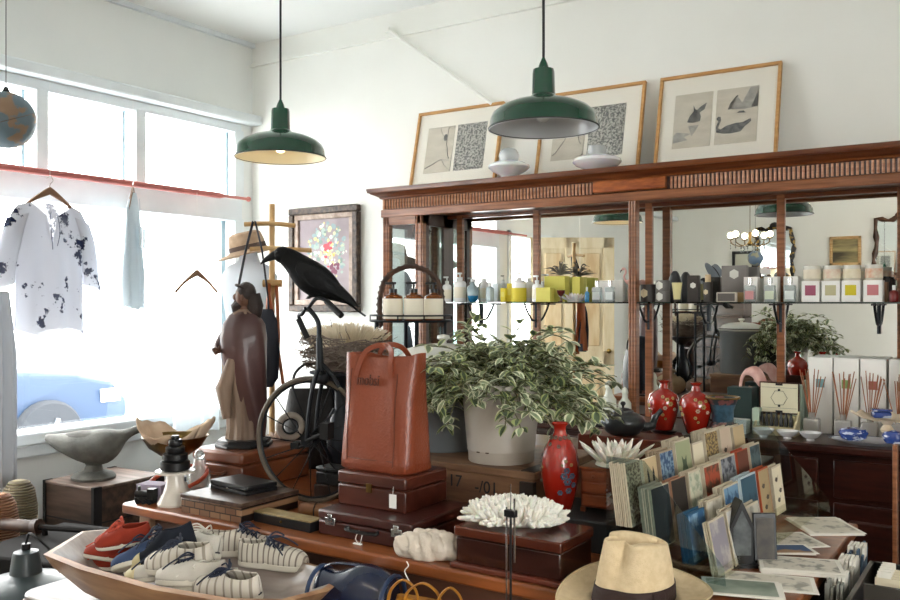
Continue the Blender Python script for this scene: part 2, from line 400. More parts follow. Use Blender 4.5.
INK2 = mat('print_midtone', '#8b8a84', .8, col2='#a9a69c', scale=30)
PHD = mat('print_foliage', '#b5b3aa', .8, col2='#565856', scale=85, detail=6, lo=.42, hi=.6)
def branches(seed, dense):
    def f(k, a, b_, zb, zt, o):
        rr = random.Random(seed+k); m = MB(); W = b_-a
        def go(x, z, ang, L, w, d):
            if d == 0 or w < .0008: return
            pts = [(x, z)]
            for i in range(5):
                ang += rr.uniform(-.35, .35); x += math.cos(ang)*L/5; z += math.sin(ang)*L/5
                x = min(max(x, a+.004), b_-.004); z = min(max(z, zb+.004), zt-.004); pts.append((x, z))
            ps = [Vector((p[0], .0016, p[1])) for p in pts]
            m.tube(ps, [w*(1-.12*i) for i in range(6)], 4, flat=.2)
            for q in range(3 if dense else 2): go(x, z, ang+rr.uniform(-1, 1), L*rr.uniform(.55, .85), w*.62, d-1)
        for q in range(3 if dense else 2): go(a+.01 if q != 1 else b_-.02, zb+.03+q*.05, rr.uniform(.2, 1.2) if q != 1 else rr.uniform(1.6, 2.4), .12, .0045, 5)
        if k == 0 and seed == 3:
            m.sph((a+.13, .0015, zt-.07), (.014, .0008, .022), 12, 6)
        m.done('printed_branches', INK, o)
    return f
def swans(k, a, b_, zb, zt, o):
    m = MB()
    def shp(pts, mm=0):
        m.mi = mm; m.prism([(a+(b_-a)*p[0], zb+(zt-zb)*p[1]) for p in pts], .0, .0006, Matrix(((1,0,0,0),(0,0,1,.0012),(0,1,0,0),(0,0,0,1))))
    if k == 0:
        shp([(.36,.47),(.42,.58),(.52,.66),(.50,.78),(.56,.70),(.60,.68),(.70,.74),(.85,.80),(.80,.68),(.68,.63),(.72,.55),(.70,.47),(.52,.45)])
        shp([(.4,.4),(.68,.4),(.6,.3),(.5,.2),(.45,.3)], 1); shp([(.02,.1),(.4,.14),(.3,.2),(.5,.25),(.1,.3),(.02,.24)], 1)
    else:
        shp([(.02,.47),(.06,.51),(.12,.50),(.14,.44),(.10,.36),(.08,.30),(.14,.27),(.28,.33),(.5,.36),(.66,.36),(.84,.42),(.86,.37),(.72,.29),(.62,.2),(.4,.18),(.2,.19),(.04,.22),(.02,.32),(.07,.42)])
        shp([(.28,.62),(.4,.78),(.5,.84),(.62,.72),(.8,.98),(.99,.99),(.99,.62),(.7,.6)], 1); shp([(.75,.62),(.84,.62),(.99,.92),(.99,.62)])
        shp([(.28,.62),(.34,.62),(.52,.86),(.48,.86),(.34,.74)]); shp([(.5,.54),(.56,.57),(.66,.57),(.72,.53)])
    m.done('printed_swan', [INK, INK2], o, smooth=0)
framed(-3.085, 'oak framed pair of bird-in-branches prints, leftmost of the three on the cabinet', PH, PHD, branches(3, False))
framed(-2.243, 'oak framed pair of tangled tree prints behind the nearer green pendant lamp', PH, PHD, branches(11, True))
framed(-1.57, 'oak framed pair of black swan prints, rightmost on the cabinet', PH, PH, swans)
# milk glass lamp shades
MILK = mat('milk_glass', '#e9ebee', .12, coat=.6, sss=.2)
s1 = aty(509, 166, 4.08); s2 = aty(597, 158, 4.08)
t = thing('glass_lampshade', 'white milk glass saucer lampshade with a clear globe top, before the leftmost print', 'lampshade', (s1.x, 4.08, 2.149), group='glass lampshades on the cabinet')
MB().lathe([(.035, 0), (.04, .012), (.05, .03), (.09, .05), (.112, .07), (.109, .083), (.08, .098), (.04, .104), (.02, .105)], seg=32).done('shade', MILK, t)
MB().lathe([(.038, .10), (.05, .112), (.056, .13), (.052, .15), (.038, .168), (.015, .175), (.002, .176)], seg=24).done('globe_top', mat('opal_clear', '#dfe4e6', .08, trans=.55, coat=.5), t)
t = thing('glass_lampshade', 'wide white milk glass saucer lampshade under the middle tree print', 'lampshade', (s2.x, 4.08, 2.149), group='glass lampshades on the cabinet')
MB().lathe([(.045, 0), (.05, .01), (.06, .02), (.105, .036), (.123, .055), (.118, .07), (.085, .083), (.05, .088), (.02, .09)], seg=32).done('shade', MILK, t)
MB().lathe([(.046, .084), (.047, .12), (.044, .135), (.03, .14), (.002, .141)], seg=24).done('cylinder_top', MC['opal_clear'], t)
# ================================================================ SHELF GOODS
PUMPB = mat('pump_black', '#1c1c1e', .3); PUMPW = mat('pump_white', '#dfe1e0', .3); LABW = mat('label_cream', '#e9e2cf', .7)
WB = mat('bottle_white', '#f1f1ef', .25, coat=.3); AMB = mat('amber_glass', '#8a4a1c', .08, trans=.35, coat=.5)
def pump(t, r, zt, m, hd=-1):
    MB().cyl((0, 0, zt-.001), (0, 0, zt+.014), r*.42).cyl((0, 0, zt+.014), (0, 0, zt+.032), r*.13, seg=8).cb((hd*r*.3, 0, zt+.035), (r*1.1, r*.45, .009)).done('pump', m, t, bevel=.001)
def bottle(u, z, y, r, hh, m, lab, label, name='pump_bottle', cat='bottle', pm=None, group=None, x=None, labc=None, shoulder=.82, l0=.18, l1=.66):
    if x is None: x = aty(u, 303, y).x
    t = thing(name, label, cat, (x, y, z), R.uniform(-.3, .3), group)
    MB().lathe([(r*.92, 0), (r, .004), (r, hh*shoulder), (r*.85, hh*(shoulder+.08)), (r*.42, hh*.96), (r*.36, hh)], seg=20).done('bottle_body', m, t)
    if lab: MB().lathe([(r*1.01, hh*l0), (r*1.015, hh*(l0+.005)), (r*1.015, hh*l1), (r*1.01, hh*(l1+.005))], seg=20, cap=False).done('bottle_label', labc or LABW, t)
    if pm: pump(t, r, hh, pm)
    else: MB().cyl((0, 0, hh-.001), (0, 0, hh+.02), r*.38, seg=12).done('cap', PUMPW, t)
    return t
def carton(u, z, y, w_, d_, hh, m, label, name='gift_box', cat='box', panel=None, ps=(.6, .35, .55), rz=0, group=None, x=None, hexa=False):
    if x is None: x = aty(u, 303, y).x
    t = thing(name, label, cat, (x, y, z), rz, group)
    MB().box(-w_/2, w_/2, -d_/2, d_/2, 0, hh).done('carton', m, t, bevel=.0015)
    if panel:
        a = w_*ps[0]/2; zc = hh*ps[2]; hz = ps[1]*hh/2
        if hexa: MB().prism([(a*math.cos(PI/6+k*PI/3), zc+a*math.sin(PI/6+k*PI/3)) for k in range(6)], 0, .001, Matrix(((1,0,0,0),(0,0,-1,-d_/2),(0,1,0,0),(0,0,0,1)))).done('printed_panel', panel, t, smooth=0)
        else: MB().box(-a, a, -d_/2-.001, -d_/2, zc-hz, zc+hz).done('printed_panel', panel, t, smooth=0)
    return t
G1 = 'toiletries along the left of the glass shelf'
ZT = ZS
bottle(447, ZT, 4.12, .026, .105, WB, 1, 'slim white pump bottle, leftmost on the glass shelf', pm=PUMPW, group=G1)
bottle(460, ZT, 4.12, .036, .125, WB, 1, 'tall wide white pump bottle, second from the left on the glass shelf', pm=PUMPW, group=G1)
BLUE = mat('blue_liquid', '#2f7fae', .1, trans=.3, coat=.5)
t = thing('round_bottle', 'round clear bottle with blue liquid in its base on the glass shelf', 'bottle', (aty(473, 303, 4.08).x, 4.08, ZT))
MB().lathe([(.016, 0), (.026, .01), (.031, .03), (.0315, .035)], seg=20).done('blue_base', BLUE, t)
MB().lathe([(.0315, .035), (.034, .055), (.03, .08), (.016, .095), (.012, .105), (.012, .112)], seg=20).done('clear_body', mat('pale_glass', '#bfd3da', .05, trans=.6), t)
MB().cyl((0, 0, .112), (0, 0, .128), .014).done('cap', PUMPW, t)
bottle(484, ZT, 4.14, .024, .115, WB, 1, 'white pump bottle right of the blue based bottle', pm=PUMPW, group=G1)
bottle(490, ZT, 4.07, .022, .085, mat('pale_glass2', '#cfdfe6', .06, trans=.4), 0, 'short clear bottle with pale cap between white bottle and yellow box', group=G1)
PALE = mat('pale_blue_card', '#d5dee2', .6); YEL = mat('yellow_card', '#d9c63a', .6); YEL2 = mat('pale_yellow_card', '#dbd268', .6); YG = mat('lime_card', '#c6bf58', .6)
carton(497, ZT, 4.14, .04, .04, .10, PALE, 'pale blue carton left of the yellow cartons')
carton(504, ZT, 4.09, .028, .03, .075, YEL, 'small yellow carton beside the pale blue carton', panel=YEL2)
carton(511, ZT, 4.12, .03, .04, .10, YEL, 'taller yellow carton left of the yellow and white jar', panel=YEL2)
t = thing('soap_jar', 'yellow and white cylindrical pump jar on the glass shelf', 'jar', (aty(519, 303, 4.09).x, 4.09, ZT))
MB().lathe([(.036, 0), (.04, .004), (.04, .075)], seg=24).done('yellow_wrapper', YEL, t); MB().lathe([(.0385, .075), (.0385, .105), (.03, .115), (.012, .118)], seg=24).done('upper_body', WB, t)
pump(t, .036, .118, PUMPW)
bottle(529, ZT, 4.15, .028, .115, WB, 1, 'white pump bottle right behind the yellow and white jar', pm=PUMPW, group=G1)
bottle(537, ZT, 4.07, .026, .10, WB, 1, 'white pump bottle just left of the lime yellow box', pm=PUMPW, group=G1)
carton(545, ZT, 4.07, .085, .05, .075, YEL2, 'low pale yellow box at the front of the glass shelf')
carton(557, ZT, 4.14, .12, .06, .135, YG, 'tall lime green box carrying grey feathery dried leaves')
carton(578, ZT, 4.16, .045, .05, .13, YG, 'narrow olive lime box behind the white crystal candle')
o = aty(560, 276, 4.14); t = thing('dried_plant', 'grey feathery dried plant lying on top of the lime green box', 'plant', (o.x, 4.14, ZT+.135))
m = MB()
for k in range(26):
    a = R.uniform(0, PI); L_ = R.uniform(.05, .115); yy = R.uniform(-.4, .4)
    p = [Vector((0, 0, .004)), Vector((math.cos(a)*L_*.5, yy*L_*.5, .012+math.sin(a)*L_*.55)), Vector((math.cos(a)*L_, yy*L_, .008+math.sin(a)*L_*R.uniform(.4, .7)))]
    m.tube(bez(p, 4), [.001, .003, .005, .0065, .007, .006, .004, .002, .001], 6, flat=.4)
m.done('leaves', mat('dried_grey', '#8c877c', .9, col2='#67645d', scale=30), t)
t = thing('goblet', 'tiny dark red glass goblet in front of the lime box', 'goblet', (aty(561, 303, 4.03).x, 4.03, ZT))
MB().lathe([(.018, 0), (.016, .003), (.004, .006), (.003, .028), (.012, .034), (.02, .046), (.021, .06), (.019, .06), (.016, .045), (.004, .038)], seg=20).done('bowl_and_stem', mat('wine_glass_red', '#5a1f1c', .1, coat=.5), t)
def lotus(name, label, cat, loc, s, n_=(5, 8, 11, 13), m_=None, group=None, tilt=(1.35, 1.05, .75, .42), base=True, ln=1.0, rz=0):
    """rosette of pointed crystal-like petals"""
    m = MB()
    for ring, k in enumerate(n_):
        for j in range(k):
            a = 2*PI*j/k+ring*.4+R.uniform(-.1, .1); el = tilt[ring]+R.uniform(-.1, .1); L_ = s*(.62+.12*ring)*R.uniform(.85, 1.1)*ln
            d = Vector((math.cos(a)*math.cos(el), math.sin(a)*math.cos(el), math.sin(el))); st_ = Vector((math.cos(a), math.sin(a), 0))*s*.12*ring+Vector((0, 0, s*.05))
            m.tube([st_, st_+d*L_*.3, st_+d*L_*.65, st_+d*L_*.88, st_+d*L_], [s*.06, s*.125, s*.12, s*.06, .001], 6, flat=.55)
    if base: m.lathe([(s*.5, 0), (s*.62, s*.04), (s*.55, s*.16), (s*.2, s*.2)], seg=18)
    return m.done(name, m_, label=label, cat=cat, loc=loc, group=group, smooth=30, rot=rz)
CRY = mat('white_crystal', '#e9e6e2', .5, sss=.15)
lotus('crystal_candle', 'white pointed crystal candle holder on the glass shelf', 'candle holder', (aty(575, 303, 4.09).x, 4.09, ZT), .066, m_=CRY)
t = bottle(587, ZT, 4.05, .012, .055, BLUE, 0, 'tiny bright blue bottle right of the crystal candle holder')
carton(610, ZT, 4.19, .15, .03, .11, mat('white_card', '#f2f1ec', .6), 'wide white carton behind the two clear scent bottles')
PG = mat('perfume_glass', '#dfe8e8', .04, trans=.7, coat=.4)
def scent(u, y, label, liq, group=None, boxed=False, x=None):
    if x is None: x = aty(u, 303, y).x
    t = thing('scent_bottle', label, 'bottle', (x, y, ZT), 0, group)
    MB().box(-.023, .023, -.014, .014, 0, .075).done('glass_body', PG, t, bevel=.004)
    MB().box(-.019, .019, -.0145, .0145, .012, .05).done('scent_label', liq, t)
    MB().cyl((0, 0, .074), (0, 0, .085), .007).cyl((0, 0, .084), (0, 0, .108), .011).done('silver_cap', CHROME, t, bevel=.001)
    return t
scent(597, 4.10, 'clear square scent bottle, left of the pair before the wide white carton', mat('scent_label', '#d7dcda', .5), 'clear scent bottles by the column')
scent(610, 4.10, 'clear square scent bottle, right of the pair before the wide white carton', MC['scent_label'], 'clear scent bottles by the column')
# small flamingo ornament
PINK = mat('flamingo_pink', '#cf9d94', .6, col2='#dcb4aa', scale=20); 
def flamingo(label, loc, s, rz, pose, m=PINK):
    t = thing('flamingo_figurine', label, 'figurine', loc, rz)
    b = MB()
    if pose == 'up':
        b.tube(bez([(-.10, 0, .20), (-.05, 0, .235), (.0, 0, .24), (.035, 0, .26), (.05, 0, .31), (.03, 0, .35), (.035, 0, .39), (.06, 0, .40), (.08, 0, .385)], 5),
               [.005]+[.012, .02, .027, .033, .037, .04, .041, .04, .037, .033, .028, .022, .018, .015]+[.0125]*16+[.013, .014, .015, .016, .016, .016, .015, .013, .011, .01][:10], 12)
    else:
        b.tube(bez([(.17, 0, .20), (.10, 0, .27), (.03, 0, .32), (-.06, 0, .32), (-.105, 0, .27), (-.11, 0, .19), (-.07, 0, .13), (-.05, 0, .08)], 5),
               [.005, .012, .020, .028, .035, .041, .045, .047, .046, .043, .039, .034, .029, .024, .02, .018]+[.015]*9+[.013]*6+[.016, .018, .018, .015, .011], 12)
    kx = s if pose == 'up' else s*.58; body = b.done('body', m, t); body.scale = (kx, s*.8, s)
    lg = MB()
    for yy, dx in ((.018, .0), (-.018, .02)): lg.tube([(dx-.02, yy, .24), (dx-.01, yy, .12), (dx-.02, yy, .004)], .006, 6)
    lg.lathe([(.07, 0), (.07, .006), (.002, .008)], at=(-.01, 0, 0), seg=20)
    g = lg.done('legs', mat('flamingo_leg', '#a88478', .6), t); g.scale = (s, s, s)
    hb = MB()
    if pose == 'up': hb.tube([(.075, 0, .388), (.095, 0, .372), (.10, 0, .352)], [.009, .007, .002], 8)
    else: hb.tube([(-.05, 0, .085), (-.03, 0, .06), (-.032, 0, .035)], [.013, .009, .002], 8)
    k = hb.done('beak', BLACK, t); k.scale = (kx, s, s)
    return t
o = aty(625, 303, 4.13)
flamingo('slim pink flamingo figurine standing on the glass shelf left of the column', (o.x, 4.17, ZT), .42, PI, 'up')
# dark hexagon-label candles
DK = mat('dark_brown_pack', '#37322f', .5); HEX = mat('hex_label', '#cbbd9c', .7); HEXW = mat('hex_label_white', '#d9d8d0', .7); KRAFT = mat('kraft', '#b7996b', .7)
def hexjar(u, y, r, hh, m, hx, label, name='scented_candle', cat='candle', lid=None, x=None, z=ZT, zc=.5, group=None):
    if x is None: x = aty(u, 303, y).x
    t = thing(name, label, cat, (x, y, z), -.25, group)
    MB().lathe([(r*.95, 0), (r, .003), (r, hh-.003), (r*.96, hh)], seg=22).done('jar_body', m, t)
    a = r*.62; hb = MB()
    def f(i, j):
        return None
    for k in range(1):
        pts = [(a*math.cos(PI/6+q*PI/3), a*math.sin(PI/6+q*PI/3)) for q in range(6)]
        vs = []
        for (px, pz) in pts:
            ang = px/r; vs.append(Vector(((r+.0012)*math.sin(ang), -(r+.0012)*math.cos(ang), hh*zc+pz)))
        cv = Vector((0, -(r+.0015), hh*zc)); bv = [hb.b.verts.new(v) for v in vs]; c0 = hb.b.verts.new(cv)
        for q in range(6): hb._f([c0, bv[q], bv[(q+1) % 6]])
    hb.done('hexagon_label', hx, t, smooth=0)
    if lid: MB().cyl((0, 0, hh), (0, 0, hh+lid[0]), r*lid[1], seg=18).done('lid', lid[2], t)
    return t
hexjar(648, 4.08, .036, .085, DK, HEX, 'dark candle jar with gold hexagon label right of the column')
hexjar(663, 4.07, .034, .052, mat('grey_tin', '#6d6a66', .4), HEXW, 'grey tin with white hexagon label, lower of the stack')
hexjar(663, 4.07, .034, .052, MC['grey_tin'], HEXW, 'grey tin with white hexagon label, upper of the stack', z=ZT+.0525)
t = thing('dropper_bottle', 'grey tapered bottle standing behind the two hexagon label tins', 'bottle', (aty(675, 303, 4.17).x, 4.17, ZT))
MB().lathe([(.03, 0), (.032, .004), (.032, .10), (.025, .125), (.018, .14), (.01, .15), (.003, .152)], seg=20).done('bottle_body', mat('slate_grey', '#3f4043', .4), t)
t = thing('cream_tube', 'flat cream coloured ointment tube standing on its cap', 'tube', (aty(677, 303, 4.05).x, 4.05, ZT))
MB().rings([[Vector((.016*math.cos(a)*1, .012*math.sin(a), .012)) for a in [k*PI/8 for k in range(16)]], [Vector((.02*math.cos(a), .010*math.sin(a), .05)) for a in [k*PI/8 for k in range(16)]], [Vector((.026*math.cos(a), .002*math.sin(a), .092)) for a in [k*PI/8 for k in range(16)]]]).done('tube_body', mat('tube_cream', '#cfc58e', .5), t)
MB().cyl((0, 0, 0), (0, 0, .013), .012).done('cap', DK, t)
carton(694, ZT, 4.07, .052, .045, .125, DK, 'tall dark brown carton with pale hexagon', panel=HEXW, ps=(.55, .3, .62), hexa=True, rz=.1)

hexjar(708, 4.04, .021, .092, DK, HEX, 'slim dark spray bottle with tan cap and gold hexagon label', name='spray_bottle', cat='bottle', lid=(.035, .62, mat('tan_cap', '#c9b18a', .5)))
carton(735, ZT+.045, 4.15, .115, .04, .125, mat('grey_gift_box', '#85807d', .6, col2='#736e6c', scale=6), 'grey gift box with white hexagon and bottle picture standing behind a low box', panel=HEXW, ps=(.4, .3, .68), hexa=True, rz=.06)
carton(735, ZT, 4.15, .12, .06, .044, KRAFT, 'flat kraft carton beneath the grey gift box')
carton(727, ZT, 4.05, .085, .05, .044, mat('taupe_card', '#d9d2c4', .6), 'low kraft and grey soap box at the front of the shelf', panel=mat('charcoal_panel', '#5a5450', .6), ps=(.9, .8, .5), rz=.12)
WC = MC['white_card']
for k, (u, c, nm) in enumerate(((752, '#c98f90', 'pink'), (772, '#c7cfb8', 'pale green'), (792, '#d5dcda', 'clear'))):
    carton(u, ZT, 4.13, .062, .05, .115, WC, f'tall white scent carton behind the {nm} scent bottle', group='white scent cartons on the glass shelf')
    scent(u-2, 4.06, f'square scent bottle with {nm} liquid before a white carton', mat('scent_'+nm, c, .4), 'scent bottles before white cartons')
CW = mat('candle_glass', '#dcdad0', .25, coat=.4, col2='#cfc6b4', scale=16)
for k, (u, c, nm, cc) in enumerate(((812, '#a0566c', 'plum', '#d8cdb8'), (832, '#bcb58f', 'beige', '#d9b9a2'), (852, '#d3c22b', 'yellow', '#d9cfae'), (874, '#c97f83', 'salmon pink', '#d7a184'))):
    x = aty(u, 303, 4.09).x
    carton(u, ZT, 4.09, .073, .07, .092, WC, f'white candle box with a {nm} square label', panel=mat('square_'+nm, c, .6), ps=(.6, .48, .55), group='white candle boxes on the glass shelf')
    t = thing('scented_candle', f'patterned glass candle on top of the {nm} labelled box', 'candle', (x, 4.09, ZT+.092), 0, 'candles standing on the candle boxes')
    MB().lathe([(.033, 0), (.035, .003), (.035, .066), (.033, .066), (.032, .055), (.001, .055)], seg=24).done('glass_cup', CW, t)
    MB().lathe([(.0356, .01), (.0356, .05)], seg=24, cap=False).done('cup_label', mat('cup_'+nm, cc, .6, col2='#e6ddc8', scale=30), t)
carton(884, ZT, 4.14, .03, .05, .085, mat('brown_card', '#8a6a50', .6), 'narrow brown carton right of the pink labelled candle box')
t = bottle(894, ZT, 4.05, .018, .05, mat('dark_red', '#6e1d1c', .3), 0, 'small dark red bottle at the right end of the glass shelf')
hexjar(886, 4.19, .024, .10, DK, HEX, 'dark jar behind the rightmost candle', lid=(.01, .8, BLACK))
# ================================================================ DESK GOODS
def desk(u, y): return aty(u, 400, y).x
for k, (u, c, nm) in enumerate(((820, '#7fa9ad', 'teal'), (846, '#8fae6c', 'green'), (873, '#b0685b', 'brick red'), (902, '#b8a58a', 'tan'))):
    x = desk(u, 4.13)
    t = carton(u, ZD, 4.175, .10, .085, .335, WC, f'tall white diffuser box with a {nm} square', panel=mat('dif_'+nm, c, .6), ps=(.36, .11, .66), name='diffuser_box', group='tall diffuser boxes on the desk', x=x)
    d = thing('reed_diffuser', f'reed diffuser bottle standing before the {nm} square box', 'diffuser', (desk(u-(8 if k == 0 else 3), 4.05), 4.05, ZD), 0, 'reed diffusers on the desk')
    MB().box(-.033, .033, -.022, .022, 0, .075).done('bottle', mat('dif_glass', '#d9d6cf', .08, trans=.5, coat=.4), d, bevel=.006)
    MB().box(-.028, .028, -.018, .018, .006, .045).done('liquid', mat('dif_liq'+str(k), ('#a59a55', '#c49a98', '#c7b39a', '#c9b090')[k], .2), d)
    MB().cyl((0, 0, .075), (0, 0, .10), .013).done('neck', MC['dif_glass'], d)
    m = MB()
    for q in range(13): 
        a = R.uniform(0, 2*PI); s_ = R.uniform(.2, 1)
        m.cyl((0, 0, .03), (math.cos(a)*.065*s_, math.sin(a)*.04*s_, R.uniform(.25, .29)), .0021, seg=5)
    m.done('reeds', mat('reed', ('#b08a63', '#b5765a', '#a5593f', '#ab5d48')[k] if False else '#b0714f', .7, col2='#8a5a3c', scale=9), d)
BW = mat('porcelain', '#e3e4e4', .15, coat=.4)
for u, nm in ((764, 'left of'), (788, 'middle of'), (811, 'right of')):
    p = aty(u, 434, 3.89)
    MB().lathe([(.016, 0), (.018, .004), (.014, .008), (.03, .016), (.043, .03), (.046, .036), (.044, .036), (.03, .019), (.002, .011)], seg=28).done('porcelain_bowl', BW, loc=(p.x, 3.88, ZD), label=f'small white porcelain footed bowl, {nm} the three on the desk edge', cat='bowl', group='porcelain bowls on the desk')
CB = mat('china_blue', '#24418a', .2, coat=.5, col2='#c9d3e6', scale=26, lo=.55, hi=.6, stretch=(1,1,2.5)); CWH = mat('china_white', '#dfe3ea', .2, coat=.4)
p = Vector((desk(872, 3.93), 3.93, ZD))
t = thing('china_platter', 'oval white platter with blue rim on the desk', 'platter', p, .1)
MB().lathe([(.10, 0), (.11, .004), (.15, .014), (.165, .018), (.15, .017), (.10, .007), (.001, .006)], seg=40, ey=.62).done('platter', CWH, t)
MB().lathe([(.151, .0175), (.163, .0192), (.166, .0188)], seg=40, ey=.62, cap=False).done('blue_rim', CB, t)
for dx, dy, z, r, label, lidd in ((-.07, 0, .012, .055, 'oval blue and white china dish with lid on the left of the platter', 1), (.08, -.01, .012, .04, 'blue and white china dish lying at the right of the platter', 0)):
    t2 = thing('china_dish', label, 'dish', p+Vector((dx, dy, z)), .1)
    MB().lathe([(r*.7, 0), (r*.9, .008), (r, .024), (r*.97, .026)], seg=28, ey=.8).done('dish', CB, t2)
    MB().lathe([(r*1.05, .026), (r*1.05, .031), (r*.85, .045), (r*.2, .052), (.001, .053)], seg=28, ey=.8).done('lid', CB, t2)
sh = MB()
def shf(i, j):
    a = (i-.5)*2.6; r_ = .03+.085*j
    return Vector((r_*math.sin(a)*1.25, r_*math.cos(a)*.6-.02, .045+.03*j*j+.006*math.sin(i*40)*j))
sh.grid(shf, 48, 8); sh.lathe([(.02, 0), (.025, .01), (.012, .03), (.03, .05)], seg=14)
sh.done('coral_shell', mat('shell_cream', '#e0d2bb', .6, col2='#cdb89b', scale=20), loc=p+Vector((.055, .005, .052)), solid=.004, label='fan shaped cream shell stand on the platter', cat='shell')
t2 = thing('china_butter_dish', 'square blue and white china box resting on the cream shell', 'dish', p+Vector((.035, -.01, .112)), .4)
MB().box(-.034, .034, -.026, .026, 0, .025).done('box', CB, t2, bevel=.006); MB().box(-.036, .036, -.028, .028, .026, .036).done('lid', CB, t2, bevel=.005)
# oil kit box: black bottles with open printed lid
p = Vector((desk(777, 4.0), 3.99, ZD)); kb = thing('bottle_display', 'cream display case of dark oil bottles with an open printed lid', 'display case', p, .0)
MB().box(-.08, .08, -.05, .05, 0, .035).box(-.08, .08, .03, .05, .035, .08).done('tray', mat('kit_olive', '#b6ab84', .6), kb, bevel=.002)
MB().prism([(-.05, .0), (.05, 0), (.05, .10), (-.05, .035)], -.088, -.08, Matrix(((0,0,1,0),(1,0,0,0),(0,1,0,0),(0,0,0,1)))).prism([(-.05, .0), (.05, 0), (.05, .10), (-.05, .035)], .08, .088, Matrix(((0,0,1,0),(1,0,0,0),(0,1,0,0),(0,0,0,1)))).done('side_panel', mat('kit_cream', '#c9c09c', .6), kb)
l = MB().box(-.085, .085, .05, .056, .085, .225).done('lid', MAHO, kb)
MB().box(-.079, .079, .048, .05, .091, .219).done('lid_lining', mat('kit_lining', '#d6d0b4', .7), l)
m = MB().torus((0, .0475, .155), .035, .0008, RX(PI/2), 6, 4)
for zz in (.11, .2): m.box(-.075, .075, .0472, .0478, zz, zz+.001)
for zz in (.12, .19): m.sph((0, .047, zz), (.006, .001, .006), 8, 5)
m.box(-.015, .015, .047, .048, .21, .219).box(-.015, .015, .047, .048, .091, .1).done('line_drawing', BLACKM, l)
for k in range(7):
    x = -.062+k*.0205
    q = MB().lathe([(.008, .035), (.008, .07), (.005, .078), (.005, .095), (.001, .096)], at=(x, 0, 0), seg=10).done('oil_bottle', BLACK, kb)
GR = mat('green_card', '#3f5a50', .6); PGN = mat('pale_green_card', '#aebfae', .6)
carton(742, ZD, 4.1, .11, .09, .19, mat('dark_green_card', '#1f3331', .6), 'dark green box behind the oil bottle case')
carton(757, ZD, 4.0, .03, .05, .11, PGN, 'pale green narrow box left of the oil bottle case')
carton(738, ZD, 3.95, .09, .07, .06, mat('white_tea_box', '#cfd2cc', .6), 'low white box beside the cloisonne vase', panel=GR, ps=(.25, .35, .6))
carton(797, ZD, 4.12, .05, .06, .21, PGN, 'tall pale grey green box right of the oil bottle case')
p = aty(752, 400, 4.07)
flamingo('pink flamingo figurine bending its neck down on the desk', (desk(752, 4.12), 4.12, ZD), .80, 0, 'down')
# white ceramic bottles between column and plants
for u, y, hh, r in ((609, 3.95, .20, .035), (625, 3.98, .17, .03)):
    x = desk(u, y)
    MB().lathe([(r, 0), (r*1.05, .02), (r, hh*.55), (r*.5, hh*.68), (r*.42, hh*.8), (r*.55, hh*.84), (r*.4, hh*.95), (.004, hh)], seg=20).done('ceramic_bottle', mat('soft_white', '#d8dccf', .4), loc=(x, y, ZD), label=('tall' if hh > .18 else 'shorter')+' white ceramic bottle standing left of the front column', cat='bottle')
# ================================================================ PENDANT LAMPS
ENG = mat('green_enamel', '#1d4a36', .18, coat=.6, col2='#173f2e', scale=6); ENIN = mat('enamel_inside_unlit', '#cfd0d2', .3, coat=.3)
ENLIT = mat('enamel_inside_lit', '#ece8d2', .35)  # lit and unlit look of the two linings is put into their colours
def enamel_shade(t, R_, top, mo, mi_, rim=True):
    """industrial enamel reflector, rim plane at z=0"""
    s = R_/.18
    pr = [(.18,0),(.1805,.004),(.177,.010),(.174,.034),(.166,.052),(.145,.070),(.11,.086),(.07,.097),(.046,.104),(.039,.112)]
    MB().lathe([(r*s, z*s) for r, z in pr], seg=48, cap=False).done('lamp_shade', mo, t, solid=0)
    MB().lathe([((r-.002)*s, (z-.0015)*s) for r, z in pr], seg=48, cap=False).done('shade_lining', mi_, t)
    MB().lathe([(.039*s, .108*s), (.038*s, .12*s), (.036*s, .185*s), (.034*s, .195*s), (.018*s, .20*s), (.013*s, .215*s), (.004*s, .235*s)], seg=24).done('lamp_neck', mo, t)
    if rim: MB().torus((0, 0, .002*s), R_, .0025*s, seg=48, sseg=6).done('shade_rim', mat('black_rim', '#161a18', .4), t)
def pendant(u, v, d, label, lining, on):
    p = atd(u, v, d)
    t = thing('pendant_lamp', label, 'lamp', p, 0, 'green enamel pendant lamps')
    enamel_shade(t, .18, 0, ENG, lining)
    MB().cyl((0, 0, .22), (0, 0, HC-p.z-.03), .0045, seg=6).done('lamp_cord', BLACKM, t)
    MB().lathe([(.045, HC-p.z-.03), (.045, HC-p.z-.002), (.02, HC-p.z)], seg=20).done('ceiling_rose', BLACKM if False else WHITE, t)
    b = MB().sph((0, 0, .06), (.03, .03, .04), 16, 10).cyl((0, 0, .09), (0, 0, .11), .016).done('light_bulb', mat('bulb_on', '#fff4d8', .3, emit='#ffdca8', es=5) if on else mat('bulb_off', '#d8d8d4', .2), t)
    return t
pendant(280.5, 158, 3.49, 'green enamel pendant lamp lit warm inside, hanging nearer the window', ENLIT, True)
pendant(543.5, 129, 2.87, 'green enamel pendant lamp with unlit grey inside, the nearer one above the cabinet', ENIN, False)
# hanging globe upper left
p = atd(6, 120, 4.0)
g = thing('hanging_globe', 'terrestrial globe hanging on a wire high beside the window', 'globe', p)
MB().sph((0, 0, 0), .128, 32, 18).done('globe_ball', mat('globe_map', '#596a72', .5, col2='#80674f', scale=9, lo=.53, hi=.57, detail=5), g)
MB().cyl((0, 0, .126), (0, 0, .15), .02, .008).cyl((0, 0, .15), (0, 0, HC-p.z), .002, seg=6).done('hanging_wire', BLACKM, g)
MB().torus((0, 0, 0), .129, .0015, RX(.4), 40, 4).done('meridian_ring', mat('globe_ring', '#5a4a3c', .5), g)
